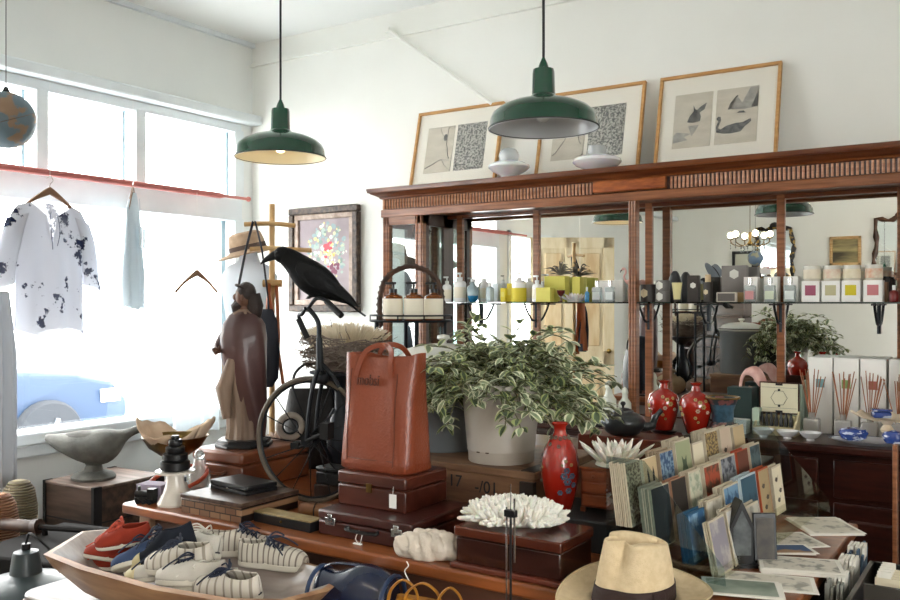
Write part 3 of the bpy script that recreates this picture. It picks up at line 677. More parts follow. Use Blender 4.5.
# ================================================================ THINGS BEHIND THE CAMERA SEEN IN THE MIRRORS
p = Vector((-2.66, -1.73, 2.2)); c = thing('chandelier', 'small crystal chandelier with globe bulbs reflected in the cabinet mirror', 'chandelier', p)
m = MB().cyl((0, 0, -.02), (0, 0, .1), .012).sph((0, 0, -.03), .03).cyl((0, 0, .1), (0, 0, HC-p.z), .004, seg=6)
m.done('chandelier_stem', BRASS, c)
for k in range(6):
    a = k*PI/3; ca, sa = math.cos(a), math.sin(a)
    q = MB().tube(bez([(0, 0, -.02), (.1*ca, .1*sa, -.06), (.2*ca, .2*sa, -.03), (.22*ca, .22*sa, .02)], 6), .006, 6).lathe([(.03, .02), (.035, .03), (.01, .03)], at=(.22*ca, .22*sa, 0), seg=10).done('candle_arm', BRASS, c)
    MB().sph((.22*ca, .22*sa, .07), .036, 14, 8).done('globe_bulb', mat('chandelier_bulb', '#fff6e0', .3, emit='#ffe9c4', es=9), q)
    d = MB()
    for z in (-.02, -.05, -.08): d.sph((.22*ca, .22*sa, z), (.008, .008, .014), 6, 5)
    for z in (-.08, -.12): d.sph((.1*ca, .1*sa, z), (.009, .009, .016), 6, 5)
    d.done('crystal_drop', PG, q)
GOLD = mat('gilt', '#a88845', .4, .6, col2='#4f3f22', scale=14)
def wallframe(name, label, cat, x, z, w_, hh, mf, mi_, curly, y=YR+.005, col=None):
    t = thing(name, label, cat, (x, y, z))
    f = MB(); n = 40; pts = []
    for k in range(n):
        a = 2*PI*k/n; cx, cz = math.cos(a), math.sin(a); q = 1/max(abs(cx), abs(cz))**(.75 if curly else 1)
        pts.append(Vector((cx*q*w_/2*(1+(.06*math.sin(a*6) if curly else 0)), .025, cz*q*hh/2*(1+(.06*math.cos(a*8) if curly else 0)))))
    if curly:
        f.tube(pts, [.03+.012*math.sin(k*2.3) for k in range(n)], 6, loop=True); f.sph((0, .03, hh/2+.03), (.07, .02, .05), 12, 6); f.done('frame', mf, t)
    else:
        for a, b_, c_, d_ in ((-w_/2, w_/2, hh/2-.04, hh/2), (-w_/2, w_/2, -hh/2, -hh/2+.04), (-w_/2, -w_/2+.04, -hh/2, hh/2), (w_/2-.04, w_/2, -hh/2, hh/2)): f.box(a, b_, 0, .03, c_, d_)
        f.done('frame', mf, t, bevel=.004)
    MB().box(-w_/2+.01, w_/2-.01, .004, .012, -hh/2+.01, hh/2-.01).done('picture' if col is None else 'glass', mi_, t, smooth=0)
    return t
wallframe('ornate_mirror', 'black and gold curly framed mirror reflected beside the chandelier', 'mirror', -3.03, 2.2, .5, .72, mat('black_gold', '#1e1a17', .4, col2='#b08d3f', scale=16, lo=.55, hi=.6), mat('mirror_dim', (.8,.82,.8,1), .02, 1), True, col=1)
wallframe('framed_picture', 'gold framed landscape reflected above the scented candles', 'picture', -2.1, 2.2, .40, .40, PALEW, mat('landscape', '#b6a774', .6, col2='#4c4434', scale=4, stretch=(.4,1,2)), False)
wallframe('framed_picture', 'thin black framed small picture reflected above the grey gift box', 'picture', -3.47, 2.1, .32, .28, BLACK, mat('pale_print', '#d8d8c8', .7), False)
wallframe('ornate_mirror', 'brown carved framed mirror reflected at the right end of the cabinet', 'mirror', -1.42, 2.15, .62, .95, mat('carved_brown', '#5a3a26', .5, col2='#3a2418', scale=12), MC['mirror_dim'], True, col=1)
t = thing('hanging_globe', 'small blue globe hanging, reflected before the black and gold mirror', 'globe', (-2.72, -2.2, 2.02))
MB().sph((0, 0, 0), .09, 24, 14).done('globe_ball', mat('blue_globe', '#5b7088', .5, col2='#8a8a78', scale=12, lo=.55, hi=.6), t); MB().cyl((0, 0, .09), (0, 0, HC-2.02), .002, seg=5).done('hanging_wire', BLACKM, t)
t = thing('hat', 'grey blue boater hats tilted on a tall shelf, reflected above the glass shelf', 'hat', (-3.35, -2.6, 1.86), rot=(.5, .9, 0))
MB().lathe([(.16, 0), (.16, .006), (.09, .008), (.09, .09), (.08, .10), (.001, .10)], seg=32).done('hat_body', mat('grey_hat', '#77808c', .8), t)
MB().lathe([(.0915, .01), (.0915, .04)], seg=32, cap=False).done('hat_band', BLACKM, t)
t = thing('tall_bookcase', 'dark tall shelf unit behind the camera, seen only in the mirror', 'shelf', (-3.35, -2.65, 0))
for x in (-.42, .40): MB().box(x, x+.025, -.17, .17, 0, 1.74).done('side_panel', MAHO, t)
for z in (.1, .5, .9, 1.3, 1.72): MB().box(-.42, .425, -.17, .17, z, z+.025).done('shelf', MAHO, t)
MB().box(-.42, .425, -.175, -.165, 0, 1.74).done('back_panel', MAHO, t)

for k, (x, y) in enumerate(((-1.2, -2.6), (1.2, -2.6), (1.6, -.2))):  # unseen battens, added to brighten the rear of the room
    t = thing('fill_batten', 'unseen batten added as fill light on the ceiling behind the camera', 'lamp', (x, y, HC-.07), 0, 'added fill lights behind the camera')
    MB().box(-.6, .6, -.07, .07, .03, .07).done('light_housing', WHITE, t, bevel=.004)
    MB().cyl((-.58, 0, 0), (.58, 0, 0), .02, seg=12).done('light_tube', mat('tube_emitter', '#fff6e6', .4, emit='#fff0dc', es=26), t)
# ================================================================ WINDOW SIDE
rod = thing('hanging_rod', 'dusty pink wooden rod spanning the window below the transom panes', 'rod', (-4.40, 0, 2.195))
MB().cyl((0, .8, 0), (0, 3.93, 0), .019, seg=14).cyl((0, 3.93, 0), (0, 3.97, 0), .019, .010).done('rod_tube', mat('pink_rod', '#b5655c', .5, col2='#a35750', scale=8), rod)
MB().cyl((0, 3.97, 0), (0, 4.18, 0), .010, seg=10).sph((0, 4.18, 0), .018, 10, 6).cyl((0, .4, 0), (0, .8, 0), .01).done('rod_end', mat('pink_rod2', '#bb7268', .5), rod)
HW = mat('hanger_wood', '#8a6346', .5, col2='#6f4e36', scale=8)
def hanger(t, w_, drop, th=.012):
    n = 18; up = []; lo = []
    for k in range(n+1):
        y = -w_/2+w_*k/n; q = abs(y)/(w_/2); z = -drop*q**1.15+.012*(1-q)
        up.append((y, z+.004)); lo.append((y, z-.014-.022*math.exp(-(q/.35)**2)))
    hg = MB().prism(up+lo[::-1], -.007, .007, Matrix(((0,0,1,0),(1,0,0,0),(0,1,0,0),(0,0,0,1)))).done('hanger_bar', HW, t, bevel=.003)
    MB().tube(bez([(0, 0, .01), (0, 0, .03), (0, .018, .05), (0, .005, .075), (0, -.02, .06)], 5), .0022, 6).done('hanger_hook', CHROME, hg)
    return hg
def garment(t, prof, depth, m, name='cloth_body', folds=.012, nf=9, hemw=.02):
    """prof: (z, half_width); closed tube of fabric flattened in x"""
    rs = []; n = 64
    for z, w_ in prof:
        r = []
        q = min(1, max(0, -z/.5))
        for k in range(n):
            a = 2*PI*k/n; y = w_*math.cos(a); x = (depth*.5*(.35+.65*q))*math.sin(a)*(1+0)
            x += folds*q*math.sin(nf*y/max(w_, .01)*1.6+z*3)
            zz = z+hemw*q*math.sin(y*22+1)
            r.append(Vector((x, y, zz)))
        rs.append(r)
    return MB().rings(rs, cap=False).done(name, m, t)
# floral blouse
p = atx(50, 190, -4.36)
bl = thing('hanging_blouse', 'sheer white blouse with navy floral print hanging in the window', 'blouse', p, 0.12)
hanger(bl, .40, .13); MB().cyl((0, 0, .07), (0, 0, 2.725-p.z if p.z < 2.6 else .3), .001, seg=4).done('hanging_thread', WHITE, bl)
FLO = cloth('floral_voile', '#c9cbd3', '#20263f', scale=8.5, lo=.585, hi=.62, tr=.22, alpha=.04)
m = MB(); n = 60
prof = [(-.10, .20), (-.14, .235), (-.2, .235), (-.3, .215), (-.42, .205), (-.55, .205), (-.66, .21), (-.76, .215)]
for s in (-1, 1):
    rs = []
    for z, w_ in prof:
        r = []
        for k in range(49):
            f = k/48; y = (f*2-1)*w_; q = min(1, (-z-.1)/.5)
            vn = 0
            zz = z + (.02*math.sin(y*20)*q)
            if s < 0 or True:
                # neckline: raise/lower the top edge
                dz = max(0, 1-abs(y)/.13)
                if s > 0: zz -= dz*.12*(1-q)**3 + (.13*max(0, 1-abs(y-.0)/.03)*(1-q)**3)
                else: zz -= dz*.03*(1-q)**3
            r.append(Vector((s*(.02+.035*q)*(1-(y/w_)**2)**.5+.010*q*math.sin(y*42+s), y, zz+(-abs(y)*.30+.06)*(1-q)**2)))
        rs.append(r)
    m.rings(rs, closed=False, cap=False)
m.done('blouse_body', FLO, bl)
for s in (-1, 1):
    rs = []
    for k, (y, z, r_) in enumerate(((.20, -.15, .085), (.235, -.25, .09), (.262, -.36, .082), (.275, -.46, .075), (.285, -.52, .085))):
        rs.append([Vector((r_*.35*math.sin(a), s*(y-.01)+r_*.75*math.cos(a), z+.02*math.cos(a)*s*-1)) for a in [2*PI*j/24 for j in range(24)]])
    MB().rings(rs, cap=False).done('sleeve', FLO, bl)
MB().tube(bez([(.03, -.02, -.12), (.04, -.025, -.2), (.04, -.015, -.32)], 6), .002, 5).tube(bez([(.03, .02, -.12), (.04, .03, -.22), (.045, .01, -.30)], 6), .002, 5).done('neck_tie', mat('navy_tie', '#4b5068', .8), bl)
# sleeveless shirt
p = atx(133, 190, -4.36)
sh_ = thing('hanging_shirt', 'sleeveless pale button shirt hanging sideways at the window rod', 'shirt', p, .80)
hanger(sh_, .36, .12); MB().cyl((0, 0, .07), (0, 0, 2.725-p.z), .001, seg=4).done('hanging_thread', WHITE, sh_)
WV = cloth('white_voile', '#dbe2e6', tr=.5, alpha=.1)
garment(sh_, [(-.02, .045), (-.05, .10), (-.12, .19), (-.2, .17), (-.35, .175), (-.5, .185), (-.68, .2)], .10, cloth('shirt_voile', '#c4cfd5', tr=.2), 'shirt_body')
MB().tube([(.035, 0, -.05), (.05, 0, -.3), (.06, 0, -.66)], .006, 5, flat=.3).done('button_placket', mat('pale_denim', '#b9c8d2', .8), sh_)
for y in (-.09, .07): MB().box(.05, .058, y-.045, y+.045, -.34, -.22).done('shirt_pocket', WV, sh_)
# hanger with strappy top
p = atx(197, 272, -4.30)
tp = thing('hanging_camisole', 'white strappy camisole dress on a wooden hanger near the corner', 'dress', p, .1)
hanger(tp, .36, .12)
for s in (-1, 1): MB().cyl((0, s*.12, -.10), (0, s*.02 if False else s*.10, -.24), .002, seg=5).tube([(0, s*.13, -.13), (.01, s*.05, -.26)], .002, 5).done('strap', mat('grey_strap', '#aab0b8', .8), tp)
garment(tp, [(-.20, .13), (-.27, .15), (-.4, .14), (-.6, .16), (-.8, .19), (-.98, .2)], .1, WV, 'camisole_body')
MB().cyl((0, 0, .06), (0, 0, 2.195-p.z-.017), .001, seg=4).done('hanging_thread', WHITE, tp)
# fragment of another hanger at the left edge
p = atd(-6, 262, 3.2)
hh_ = thing('wooden_hanger', 'wooden hanger bar poking in at the left edge before the blouse', 'hanger', p, -.6)
MB().tube(bez([(-.12, 0, -.02), (-.05, 0, .015), (0, 0, .02), (.05, 0, .0), (.108, 0, -.045)], 5), .009, 8, flat=.6).done('hanger_bar', HW, hh_)
MB().cyl((0, 0, .02), (0, 0, HC-p.z), .0015, seg=5).done('hanger_cord', WHITE, hh_)
# white curtain at left edge
p = atd(-4, 310, 4.35)
cu = MB()
def cf(i, j):
    a = i*2*PI*4; w_ = .06+.035*min(1, j*3)
    return Vector((w_*(i-.5)*2.0*.55, w_*(i-.5)*2, 0))+Vector((.018*math.sin(a), .0, -j*.98*(1+.0*i)))
cu.grid(cf, 48, 12)
t = thing('hanging_cloth', 'white cloth hanging in folds at the far left edge before the window', 'cloth', (p.x, p.y, 1.55), .5)
cu.done('cloth_fold', cloth('white_linen', '#c6cbd2', tr=.12), t, solid=.002); MB().cyl((0, -.09, 0), (0, .09, 0), .006).cyl((0, 0, 0), (0, 0, HC-1.55), .0015, seg=5).done('cloth_rail', HW, t)
# dress form with hat
p = atd(249, 252, 4.75)
df = thing('dress_form', 'white dress form wearing a pale blue shirt in the corner by the window', 'mannequin', (p.x, p.y, 0), .3)
rs = []
for z, a, b_ in ((1.12, .13, .10), (1.2, .14, .11), (1.32, .12, .09), (1.45, .135, .10), (1.56, .155, .105), (1.64, .165, .09), (1.69, .13, .075), (1.72, .06, .05), (1.76, .045, .045), (1.79, .04, .04)):
    rs.append([Vector((a*math.cos(q), b_*math.sin(q), z)) for q in [2*PI*k/28 for k in range(28)]])
MB().rings(rs).done('torso', cloth('shirt_white', '#dde3ea', tr=.2), df)
MB().rings([[Vector((a*math.cos(q), b_*math.sin(q), z)) for q in [2*PI*k/28 for k in range(28)]] for z, a, b_ in ((1.08, .16, .12), (1.2, .15, .12), (1.34, .13, .10))], cap=False).done('waist_cloth', mat('pale_denim2', '#9fb6c8', .8, col2='#7d97ad', scale=9), df, solid=.003)
MB().cyl((0, 0, .02), (0, 0, 1.12), .02).lathe([(.2, 0), (.2, .02), (.03, .04)], seg=28).done('form_stand', BLACK, df)
ht = thing('straw_hat', 'beige straw trilby with dark band on the dress form in the corner', 'hat', (p.x, p.y, 1.765), rot=(.1, -.22, .5))
MB().lathe([(.16, -.005), (.15, .0), (.10, .012), (.09, .02)], seg=32, cap=False, ex=1.1).done('hat_brim', mat('straw_beige', '#b89e84', .8, col2='#a48a70', scale=30), ht, solid=.004)
MB().lathe([(.09, .015), (.088, .06), (.078, .105), (.06, .115), (.03, .105), (.001, .10)], seg=32, ex=1.1).done('hat_crown', MC['straw_beige'], ht)
MB().lathe([(.0925, .018), (.0915, .045)], seg=32, ex=1.1, cap=False).done('hat_band', mat('brown_band', '#4b3a33', .8), ht)
# flower painting on back wall
FW, FH_ = .60, .69
fp = thing('flower_painting', 'dark framed oil painting of a flower bouquet hung on the white back wall', 'painting', (-4.155, YB-.035, 1.435))
m = MB(); w_ = .045
for a, b_, c_, d_ in ((0, FW, 0, w_), (0, FW, FH_-w_, FH_), (0, w_, w_, FH_-w_), (FW-w_, FW, w_, FH_-w_)): m.box(a, b_, -.012, .03, c_, d_)
m.done('frame', mat('dark_frame', '#2c211c', .4, col2='#5a4a3d', scale=40, bump=.5), fp, bevel=.008)
m = MB(); v = w_+.035
for a, b_, c_, d_ in ((w_, FW-w_, w_, v), (w_, FW-w_, FH_-v, FH_-w_), (w_, v, v, FH_-v), (FW-v, FW-w_, v, FH_-v)): m.box(a, b_, 0, .03, c_, d_)
m.done('inner_slip', mat('slip', '#b7a497', .5, col2='#8c7a6c', scale=20), fp, bevel=.004)
cv = MB().box(v, FW-v, .015, .03, v, FH_-v).done('canvas', mat('canvas_bg', '#a79a9e', .6, col2='#8f8488', scale=5), fp)
rr = random.Random(5); cols = ['#c9c7a0', '#9fb0a8', '#8ba0a4', '#d6c98a', '#b9c0a4', '#c4505a', '#d9b45c', '#7a4458', '#e2ddd0', '#7d9288']
sm = [mat('stroke'+c[1:], c, .6) for c in cols]
m = MB()
for k in range(210):
    a = rr.uniform(0, 2*PI); q = rr.random()**.6; x = FW/2+.02+.17*q*math.cos(a); z = FH_/2+.04+.20*q*math.sin(a)
    ci = rr.choice([0, 1, 2, 3, 4, 8, 9, 1, 2]) if q > .45 else rr.choice([0, 3, 4, 5, 6, 8, 1])
    if abs(x-(FW/2+.03)) < .035 and abs(z-(FH_/2+.09)) < .03: ci = 5
    if abs(x-(FW/2+.09)) < .04 and abs(z-(FH_/2-.07)) < .04: ci = 7
    m.mi = ci; s = rr.uniform(.008, .02)
    m.sph((x, .0148, z), (s, .0006+k*.000003, s*rr.uniform(.5, 1.2)), 7, 4, RY(rr.uniform(0, 3)))
m.mi = 1; m.box(FW/2+.03, FW/2+.09, .0142, .015, v+.03, v+.12)
m.done('painted_flowers', sm, cv, smooth=0)
# trunk
WT = mat('old_trunk_wood', '#59453a', .6, col2='#34271f', scale=3, stretch=(1,8,8), bump=.2); WTT = mat('trunk_top', '#86746a', .5, col2='#5d4c43', scale=3, stretch=(1,8,8))
tx = thing('packing_chest', 'old dark wooden packing chest with black corner straps under the window', 'chest', (-4.19, 2.93, 0), .05)
MB().box(-.20, .20, -.22, .22, 0, .54).done('trunk_body', WT, tx, bevel=.006)
MB().box(-.205, .205, -.225, .225, .535, .55).done('trunk_lid', WTT, tx, bevel=.004)
for sx in (-1, 1):
    for sy in (-1, 1):
        MB().box(sx*.208-.02*(sx > 0)*1-.0*(sx < 0), sx*.208+.02*(sx < 0), sy*.228-.05*(sy > 0), sy*.228+.05*(sy < 0), 0, .552).done('corner_strap', BLACKM, tx)
for z in (.17, .36): MB().box(-.203, .203, -.223, .223, z, z+.006).done('board_seam', BLACKM, tx)
# stone bird mortar
ST = mat('grey_stone', '#70706b', .8, col2='#51514d', scale=9, bump=.6, bscale=30, detail=6)
bp = Vector((-4.20, 2.87, .55))
sb = thing('stone_bird', 'carved grey stone bird shaped bowl standing on the wooden chest', 'sculpture', (bp.x, bp.y, .55), .78)
rs = []
for x, z, hy, hz in ((-.245, .222, .012, .012), (-.235, .222, .04, .024), (-.2, .205, .07, .04), (-.14, .185, .095, .062), (-.06, .165, .115, .088), (.02, .165, .12, .098), (.08, .18, .10, .088), (.125, .20, .06, .06), (.155, .225, .035, .032), (.19, .245, .026, .022), (.23, .262, .026, .022), (.262, .275, .03, .026), (.285, .284, .018, .016)):
    rs.append([Vector((x-.25*hz*math.sin(q), hy*math.cos(q), z+hz*math.sin(q))) for q in [2*PI*k/20 for k in range(20)]])
MB().rings(rs).done('bird_body', ST, sb, sub=1)
MB().sph((-.03, 0, .23), (.14, .075, .03), 20, 8).done('back_hollow', mat('stone_dark', '#5b5a56', .9, col2='#474643', scale=12), sb)
MB().lathe([(.11, 0), (.115, .015), (.10, .03), (.05, .045), (.04, .075), (.06, .11), (.08, .13)], seg=24).done('foot', ST, sb)
# woven baskets
WK = mat('woven_seagrass', '#6c6250', .8, col2='#8f8468', scale=26, bump=1.0, wave='Z', lo=.3, hi=.7, detail=2); WK2 = mat('woven_brown', '#82553e', .8, col2='#a4785a', scale=26, bump=1.0, wave='Z', lo=.3, hi=.7)
for u, dd, hh, m_, lab in ((19, 4.2, .66, WK, 'tall round topped grey woven basket left of the chest'), (-1, 3.9, .66, WK2, 'tall brown woven basket at the far left edge')):
    q = atd(u, 480, dd); t = thing('woven_basket', lab, 'basket', (q.x, q.y, 0))
    MB().lathe([(.07, 0), (.082, .03), (.085, .3), (.083, .52), (.07, .60), (.045, .64), (.001, .652)], seg=28).done('basket_body', m_, t)
    if u > 0: MB().box(.02, .06, -.098, -.095, .28, .34).done('price_tag', CREAM, t); MB().cyl((.04, -.096, .34), (.02, -.06, .62), .001, seg=4).done('tag_string', CREAM, t)
# ================================================================ COUNTER & LOW TABLE
ZC = .85
ct = thing('display_counter', 'long warm brown wooden shop counter covered with curios', 'counter', (0, 0, 0))
MB().box(-2.45, -.417, 1.775, 2.80, ZC-.034, ZC).done('counter_top', COUNTER, ct, bevel=.007, bseg=3)
MB().box(-2.30, -.46, 1.90, 2.74, .10, ZC-.034).done('counter_body', COUNTF, ct)
MB().box(-2.28, -.48, 1.92, 2.72, 0, .10).done('plinth', BLACKM, ct)
MB().box(-2.42, -.45, 1.84, 1.87, .70, ZC-.034).done('apron', COUNTF, ct, bevel=.004)
for x in (-2.42, -.50):
    for y in (1.82, 2.68): MB().box(x, x+.055, y, y+.055, 0, ZC-.034).done('leg', mat('tan_leg', '#a98a70', .6), ct, bevel=.004)
bt = thing('back_table', 'dark table behind the counter holding the teapot and red vases', 'table', (0, 0, 0))
MB().box(-1.85, -.80, 2.88, 3.42, .885, .92).done('table_top', MAHO, bt, bevel=.005)
for x in (-1.83, -.86):
    for y in (2.90, 3.36): MB().box(x, x+.045, y, y+.045, 0, .885).done('leg', MAHO, bt)
MB().box(-1.82, -.83, 2.91, 3.39, .78, .885).done('apron', MAHO, bt)
lt = thing('low_bench', 'low rounded bench with glossy pale top and red brown edge before the counter', 'bench', (0, 0, 0))
def rrect(x0, x1, y0, y1, r, n=6):
    out = []
    for cx, cy, a0 in ((x1-r, y1-r, 0), (x0+r, y1-r, PI/2), (x0+r, y0+r, PI), (x1-r, y0+r, 3*PI/2)):
        for k in range(n+1): a = a0+k*PI/2/n; out.append((cx+r*math.cos(a), cy+r*math.sin(a)))
    return out
MB().prism(rrect(-2.36, -.62, 1.36, 1.765, .06), .655, .672).done('bench_rim', mat('red_brown', '#74372a', .3, coat=.5), lt, bevel=.004)
MB().prism(rrect(-2.355, -.625, 1.365, 1.76, .06), .672, .69).done('bench_top', mat('glossy_white_wood', '#8a817b', .3, col2='#6f655f', scale=5, stretch=(1,9,1), coat=.2), lt, bevel=.004)
for x in (-2.25, -.75):
    for y in (1.40, 1.68): MB().cyl((x, y, 0), (x, y, .655), .018, .024).done('leg', MC['red_brown'], lt)
# ---- dough trough with shoes
TW = mat('trough_wood', '#bb926b', .45, col2='#92694a', scale=4, stretch=(1,8,6), detail=5); TWI = mat('trough_inside', '#b5a9a1', .4, col2='#978a82', scale=4, stretch=(1,8,6), coat=.4)
out = [(-2.30, 1.395), (-2.43, 1.60), (-2.34, 1.72), (-2.1, 1.748), (-1.75, 1.748), (-1.56, 1.735), (-1.465, 1.69), (-1.44, 1.60), (-1.47, 1.48), (-1.58, 1.41), (-1.8, 1.37), (-2.1, 1.37)]
cx, cy = -1.93, 1.565
def ring(ins, z, sc=None):
    r = []
    for x, y in out:
        if sc: r.append(Vector((cx+(x-cx)*sc[0], cy+(y-cy)*sc[1], z)))
        else:
            d = Vector((x-cx, y-cy, 0)); 
            r.append(Vector((cx+d.x*(1-ins/.5), cy+d.y*(1-ins/.18), z)))
    return r
tr = thing('dough_trough', 'long shallow carved wooden dough bowl full of canvas shoes', 'bowl', (.03, 0, 0))
MB().rings([ring(0, .691, (.50, .62)), ring(0, .71, (.66, .76)), ring(0, .77, (.93, .93)), ring(0, .803, (1, 1)), ring(.018, .806)], cap=False).rings([ring(0, .691, (.50, .62)), ring(0, .6905, (.01, .01))], cap=False).done('trough_shell', TW, tr, smooth=60)
MB().rings([ring(.018, .806), ring(0, .785, (.86, .84)), ring(0, .73, (.64, .66)), ring(0, .715, (.48, .5)), ring(0, .714, (.01, .01))], cap=False).done('trough_hollow', TWI, tr, smooth=60)
# ---- shoes
RUB = mat('rubber_white', '#d8d2c4', .5)
def shoe(label, loc, rz, cm, lace, L_=.245, roll=0, pitch=0, toe=None, hi=False, group='canvas shoes in the wooden trough', inner='#2b2f38'):
    t = thing('canvas_shoe', label, 'shoe', loc, rot=Euler((roll, pitch, rz), 'XYZ'), group=group)
    W = .044; s = L_/.26
    def hw(x):   # half width along 0(heel)..1(toe)
        return s*W*(.70+.16*math.sin(PI*min(x*1.6, 1)))*1 if x < .45 else s*W*(.80+.22*math.sin(PI*(x-.35)/.8))*math.sqrt(max(.0, 1-((x-.62)/.38)**4)) if x > .62 else s*W*(.80+.22*math.sin(PI*(x-.35)/.8))
    def ctr(x): return s*.006*math.sin(PI*x*1.0)
    N_ = 22; ol = []
    xs = [.5-.5*math.cos(PI*k/N_) for k in range(N_+1)]
    def half(x):
        w_ = hw(x)
        if x < .12: w_ *= math.sqrt(max(0, 1-((.12-x)/.12)**2))
        return max(w_, .002)
    up_ = [(x*L_, ctr(x)+half(x)*1.06) for x in xs]; dn = [(x*L_, ctr(x)-half(x)*1.06) for x in xs[::-1]]
    MB().prism(up_+dn[1:-1], 0, .024*s).done('sole', RUB, t, bevel=.004)
    # upper
    def ht(x):
        if x < .40: return (.068+(.03 if hi else 0))*s*(1-.10*math.sin(PI*x/.4))
        if x < .75: q = (x-.40)/.35; return s*(.072+(.03*(1-q) if hi else 0)-.026*q)
        q = (x-.75)/.25; return s*(.046-.026*q**2.2)
    def op(x):  # opening: fraction of the arch left out
        if x < .05: return .22*math.sqrt(max(x, 0)/.05)+.06
        if x < .38: return .42
        if x < .46: return .42*(1-(x-.38)/.08)+.0
        return 0
    def f(side):
        def g(i, j):
            x = .5-.5*math.cos(PI*i); w_ = half(x); o_ = op(x); a = (PI/2)*(1-o_)*j if o_ > 0 else PI/2*j
            return Vector((x*L_*.985+.002, ctr(x)+side*w_*(math.cos(a)**.8 if math.cos(a) > 0 else 0), .018*s+(ht(x)-.0)*(math.sin(a)**.9)*(1 if o_ == 0 else 1/max(.6, math.sin(PI/2*(1-o_)))**.9)))
        return g
    m = MB().grid(f(1), 30, 8).grid(f(-1), 30, 8)
    up = m.done('shoe_upper', cm, t, solid=.003, smooth=60)
    # insole
    MB().prism([(x*L_, ctr(x)+half(x)*.9) for x in xs]+[(x*L_, ctr(x)-half(x)*.9) for x in xs[::-1][1:-1]], .022*s, .027*s).done('insole', mat('insole'+inner[1:], inner, .9), t)
    if toe: 
        def gt(i, j):
            x = .80+.2*i; w_ = half(min(x, .999))*1.04; a = PI*j
            return Vector((x*L_*.99+.004, ctr(x)+w_*math.cos(a), .018*s+(ht(x)*.93+.003)*math.sin(a)**.8))
        MB().grid(gt, 8, 14).done('toe_cap', toe, t, solid=.002)
    if lace:
        lc = MB()
        for k in range(4):
            x = .44+.065*k; z = .018*s+ht(x)+.003
            lc.tube([(x*L_, .022*s, z-.008), (x*L_+.006, 0, z+.002), (x*L_+.012, -.022*s, z-.008)], .0024, 5).tube([(x*L_, -.022*s, z-.008), (x*L_+.006, 0, z+.003), (x*L_+.012, .022*s, z-.008)], .0024, 5)
        x = .43*L_; z = .018*s+ht(.43)+.006
        for q in (1, -1):
            lc.tube(bez([(x, 0, z), (x+.012, q*.022, z+.012), (x+.028, q*.04, z-.002), (x+.014, q*.028, z-.004), (x, 0, z)], 4), .0024, 5)
            lc.tube(bez([(x, 0, z), (x+.02, q*.018, z+.004), (x+.05, q*.034, z-.012), (x+.07, q*.042, z-.028)], 4), .0022, 5)
        lc.done('shoelaces', lace, t)
    return t
CR = mat('red_canvas', '#96311c', .85, bump=.2, bscale=300); CN = mat('navy_canvas', '#161d2a', .85, bump=.2, bscale=300); CBL = mat('mid_blue_canvas', '#36486a', .85)
CST = mat('striped_canvas', '#ccc5b8', .85, col2='#7b7268', scale=19, wave='X', lo=.80, hi=.88, detail=.5)
CST2 = mat('striped_canvas_wide', '#cdc6ba', .85, col2='#978d80', scale=13, wave='X', lo=.80, hi=.9, detail=.3)
CW_ = mat('white_canvas', '#c9c4ba', .85, bump=.2, bscale=300); LN = mat('navy_lace', '#20283c', .8); LW = mat('white_lace', '#d6d2c8', .8); LR = mat('red_lace', '#b84a34', .8); LC = mat('cream_toe', '#cdbf95', .6)
def sp(u, v, z): p = atz(u, v, z); return p
SH = [
 # label, toe pixel, z of sole base, heading deg, canvas, lace, extras
 ('red canvas shoe on its side, furthest left in the trough', (84, 557), .792, 205, CR, LR, dict(roll=.25, pitch=-.10, L_=.20)),
 ('bright red canvas shoe leaning on the other red shoe', (97, 548), .825, 208, CR, LR, dict(roll=-.2, pitch=.16, L_=.21)),
 ('red canvas shoe lowest in the pile behind the trough rim', (90, 568), .755, 200, CR, LR, dict(roll=.1, pitch=.02, L_=.20)),
 ('navy shoe with thick white sole standing at the trough edge', (112, 573), .785, 218, CBL, LN, dict(roll=.42, pitch=.22, L_=.23)),
 ('tall dark navy lace-up shoe behind the blue one', (133, 572), .79, 222, CN, LN, dict(roll=.1, pitch=.30, L_=.23, toe=LC, hi=True)),
 ('white wide striped shoe with round toe in the middle of the trough', (148, 570), .80, 196, CST2, LN, dict(roll=-.15, pitch=.12, L_=.235)),
 ('cream white shoe whose toe shows below the striped middle shoe', (157, 583), .785, 200, CW_, LN, dict(roll=.1, pitch=.04, L_=.22)),
 ('white sneaker at the near rim of the trough centre', (172, 588), .775, 205, CW_, LW, dict(roll=.1, pitch=0, L_=.2)),
 ('pale worn shoe lying at the back of the trough by the counter', (178, 550), .80, 172, CW_, LW, dict(roll=.3, pitch=.05, L_=.22)),
 ('cream toe of a shoe poking out low between blue and striped shoes', (126, 584), .775, 215, CW_, LN, dict(roll=.2, pitch=.1, L_=.22, toe=LC)),
 ('pale striped shoe lying deepest near the front rim', (196, 592), .775, 190, CST2, LN, dict(roll=-.2, pitch=.03, L_=.23)),
 ('striped shoe with navy laces and toe pointing right, upper one', (282, 556), .80, 25, CST, LN, dict(roll=-.12, pitch=-.04, L_=.25)),
 ('striped shoe with navy laces nearest the right end of the trough', (308, 570), .795, 14, CST, LN, dict(roll=.05, pitch=-.02, L_=.24)),
]
for lab, (u, v), z, hd, cm, lc, ex in SH:
    k_ = .80 if u < 140 else .88; z -= .025 if u < 140 else .012; ex = dict(ex, L_=ex['L_']*k_)
    p = atz(u, v, z); a = math.radians(hd); L_ = ex.get('L_', .245)
    pt = ex.get('pitch', 0)
    q = p-Vector((math.cos(a), math.sin(a), 0))*L_*math.cos(pt)
    # pitch>0 tips toe down: raise heel so the toe stays put
    shoe(lab, (q.x, q.y, z+math.sin(pt)*L_), a, cm, lc, **ex)
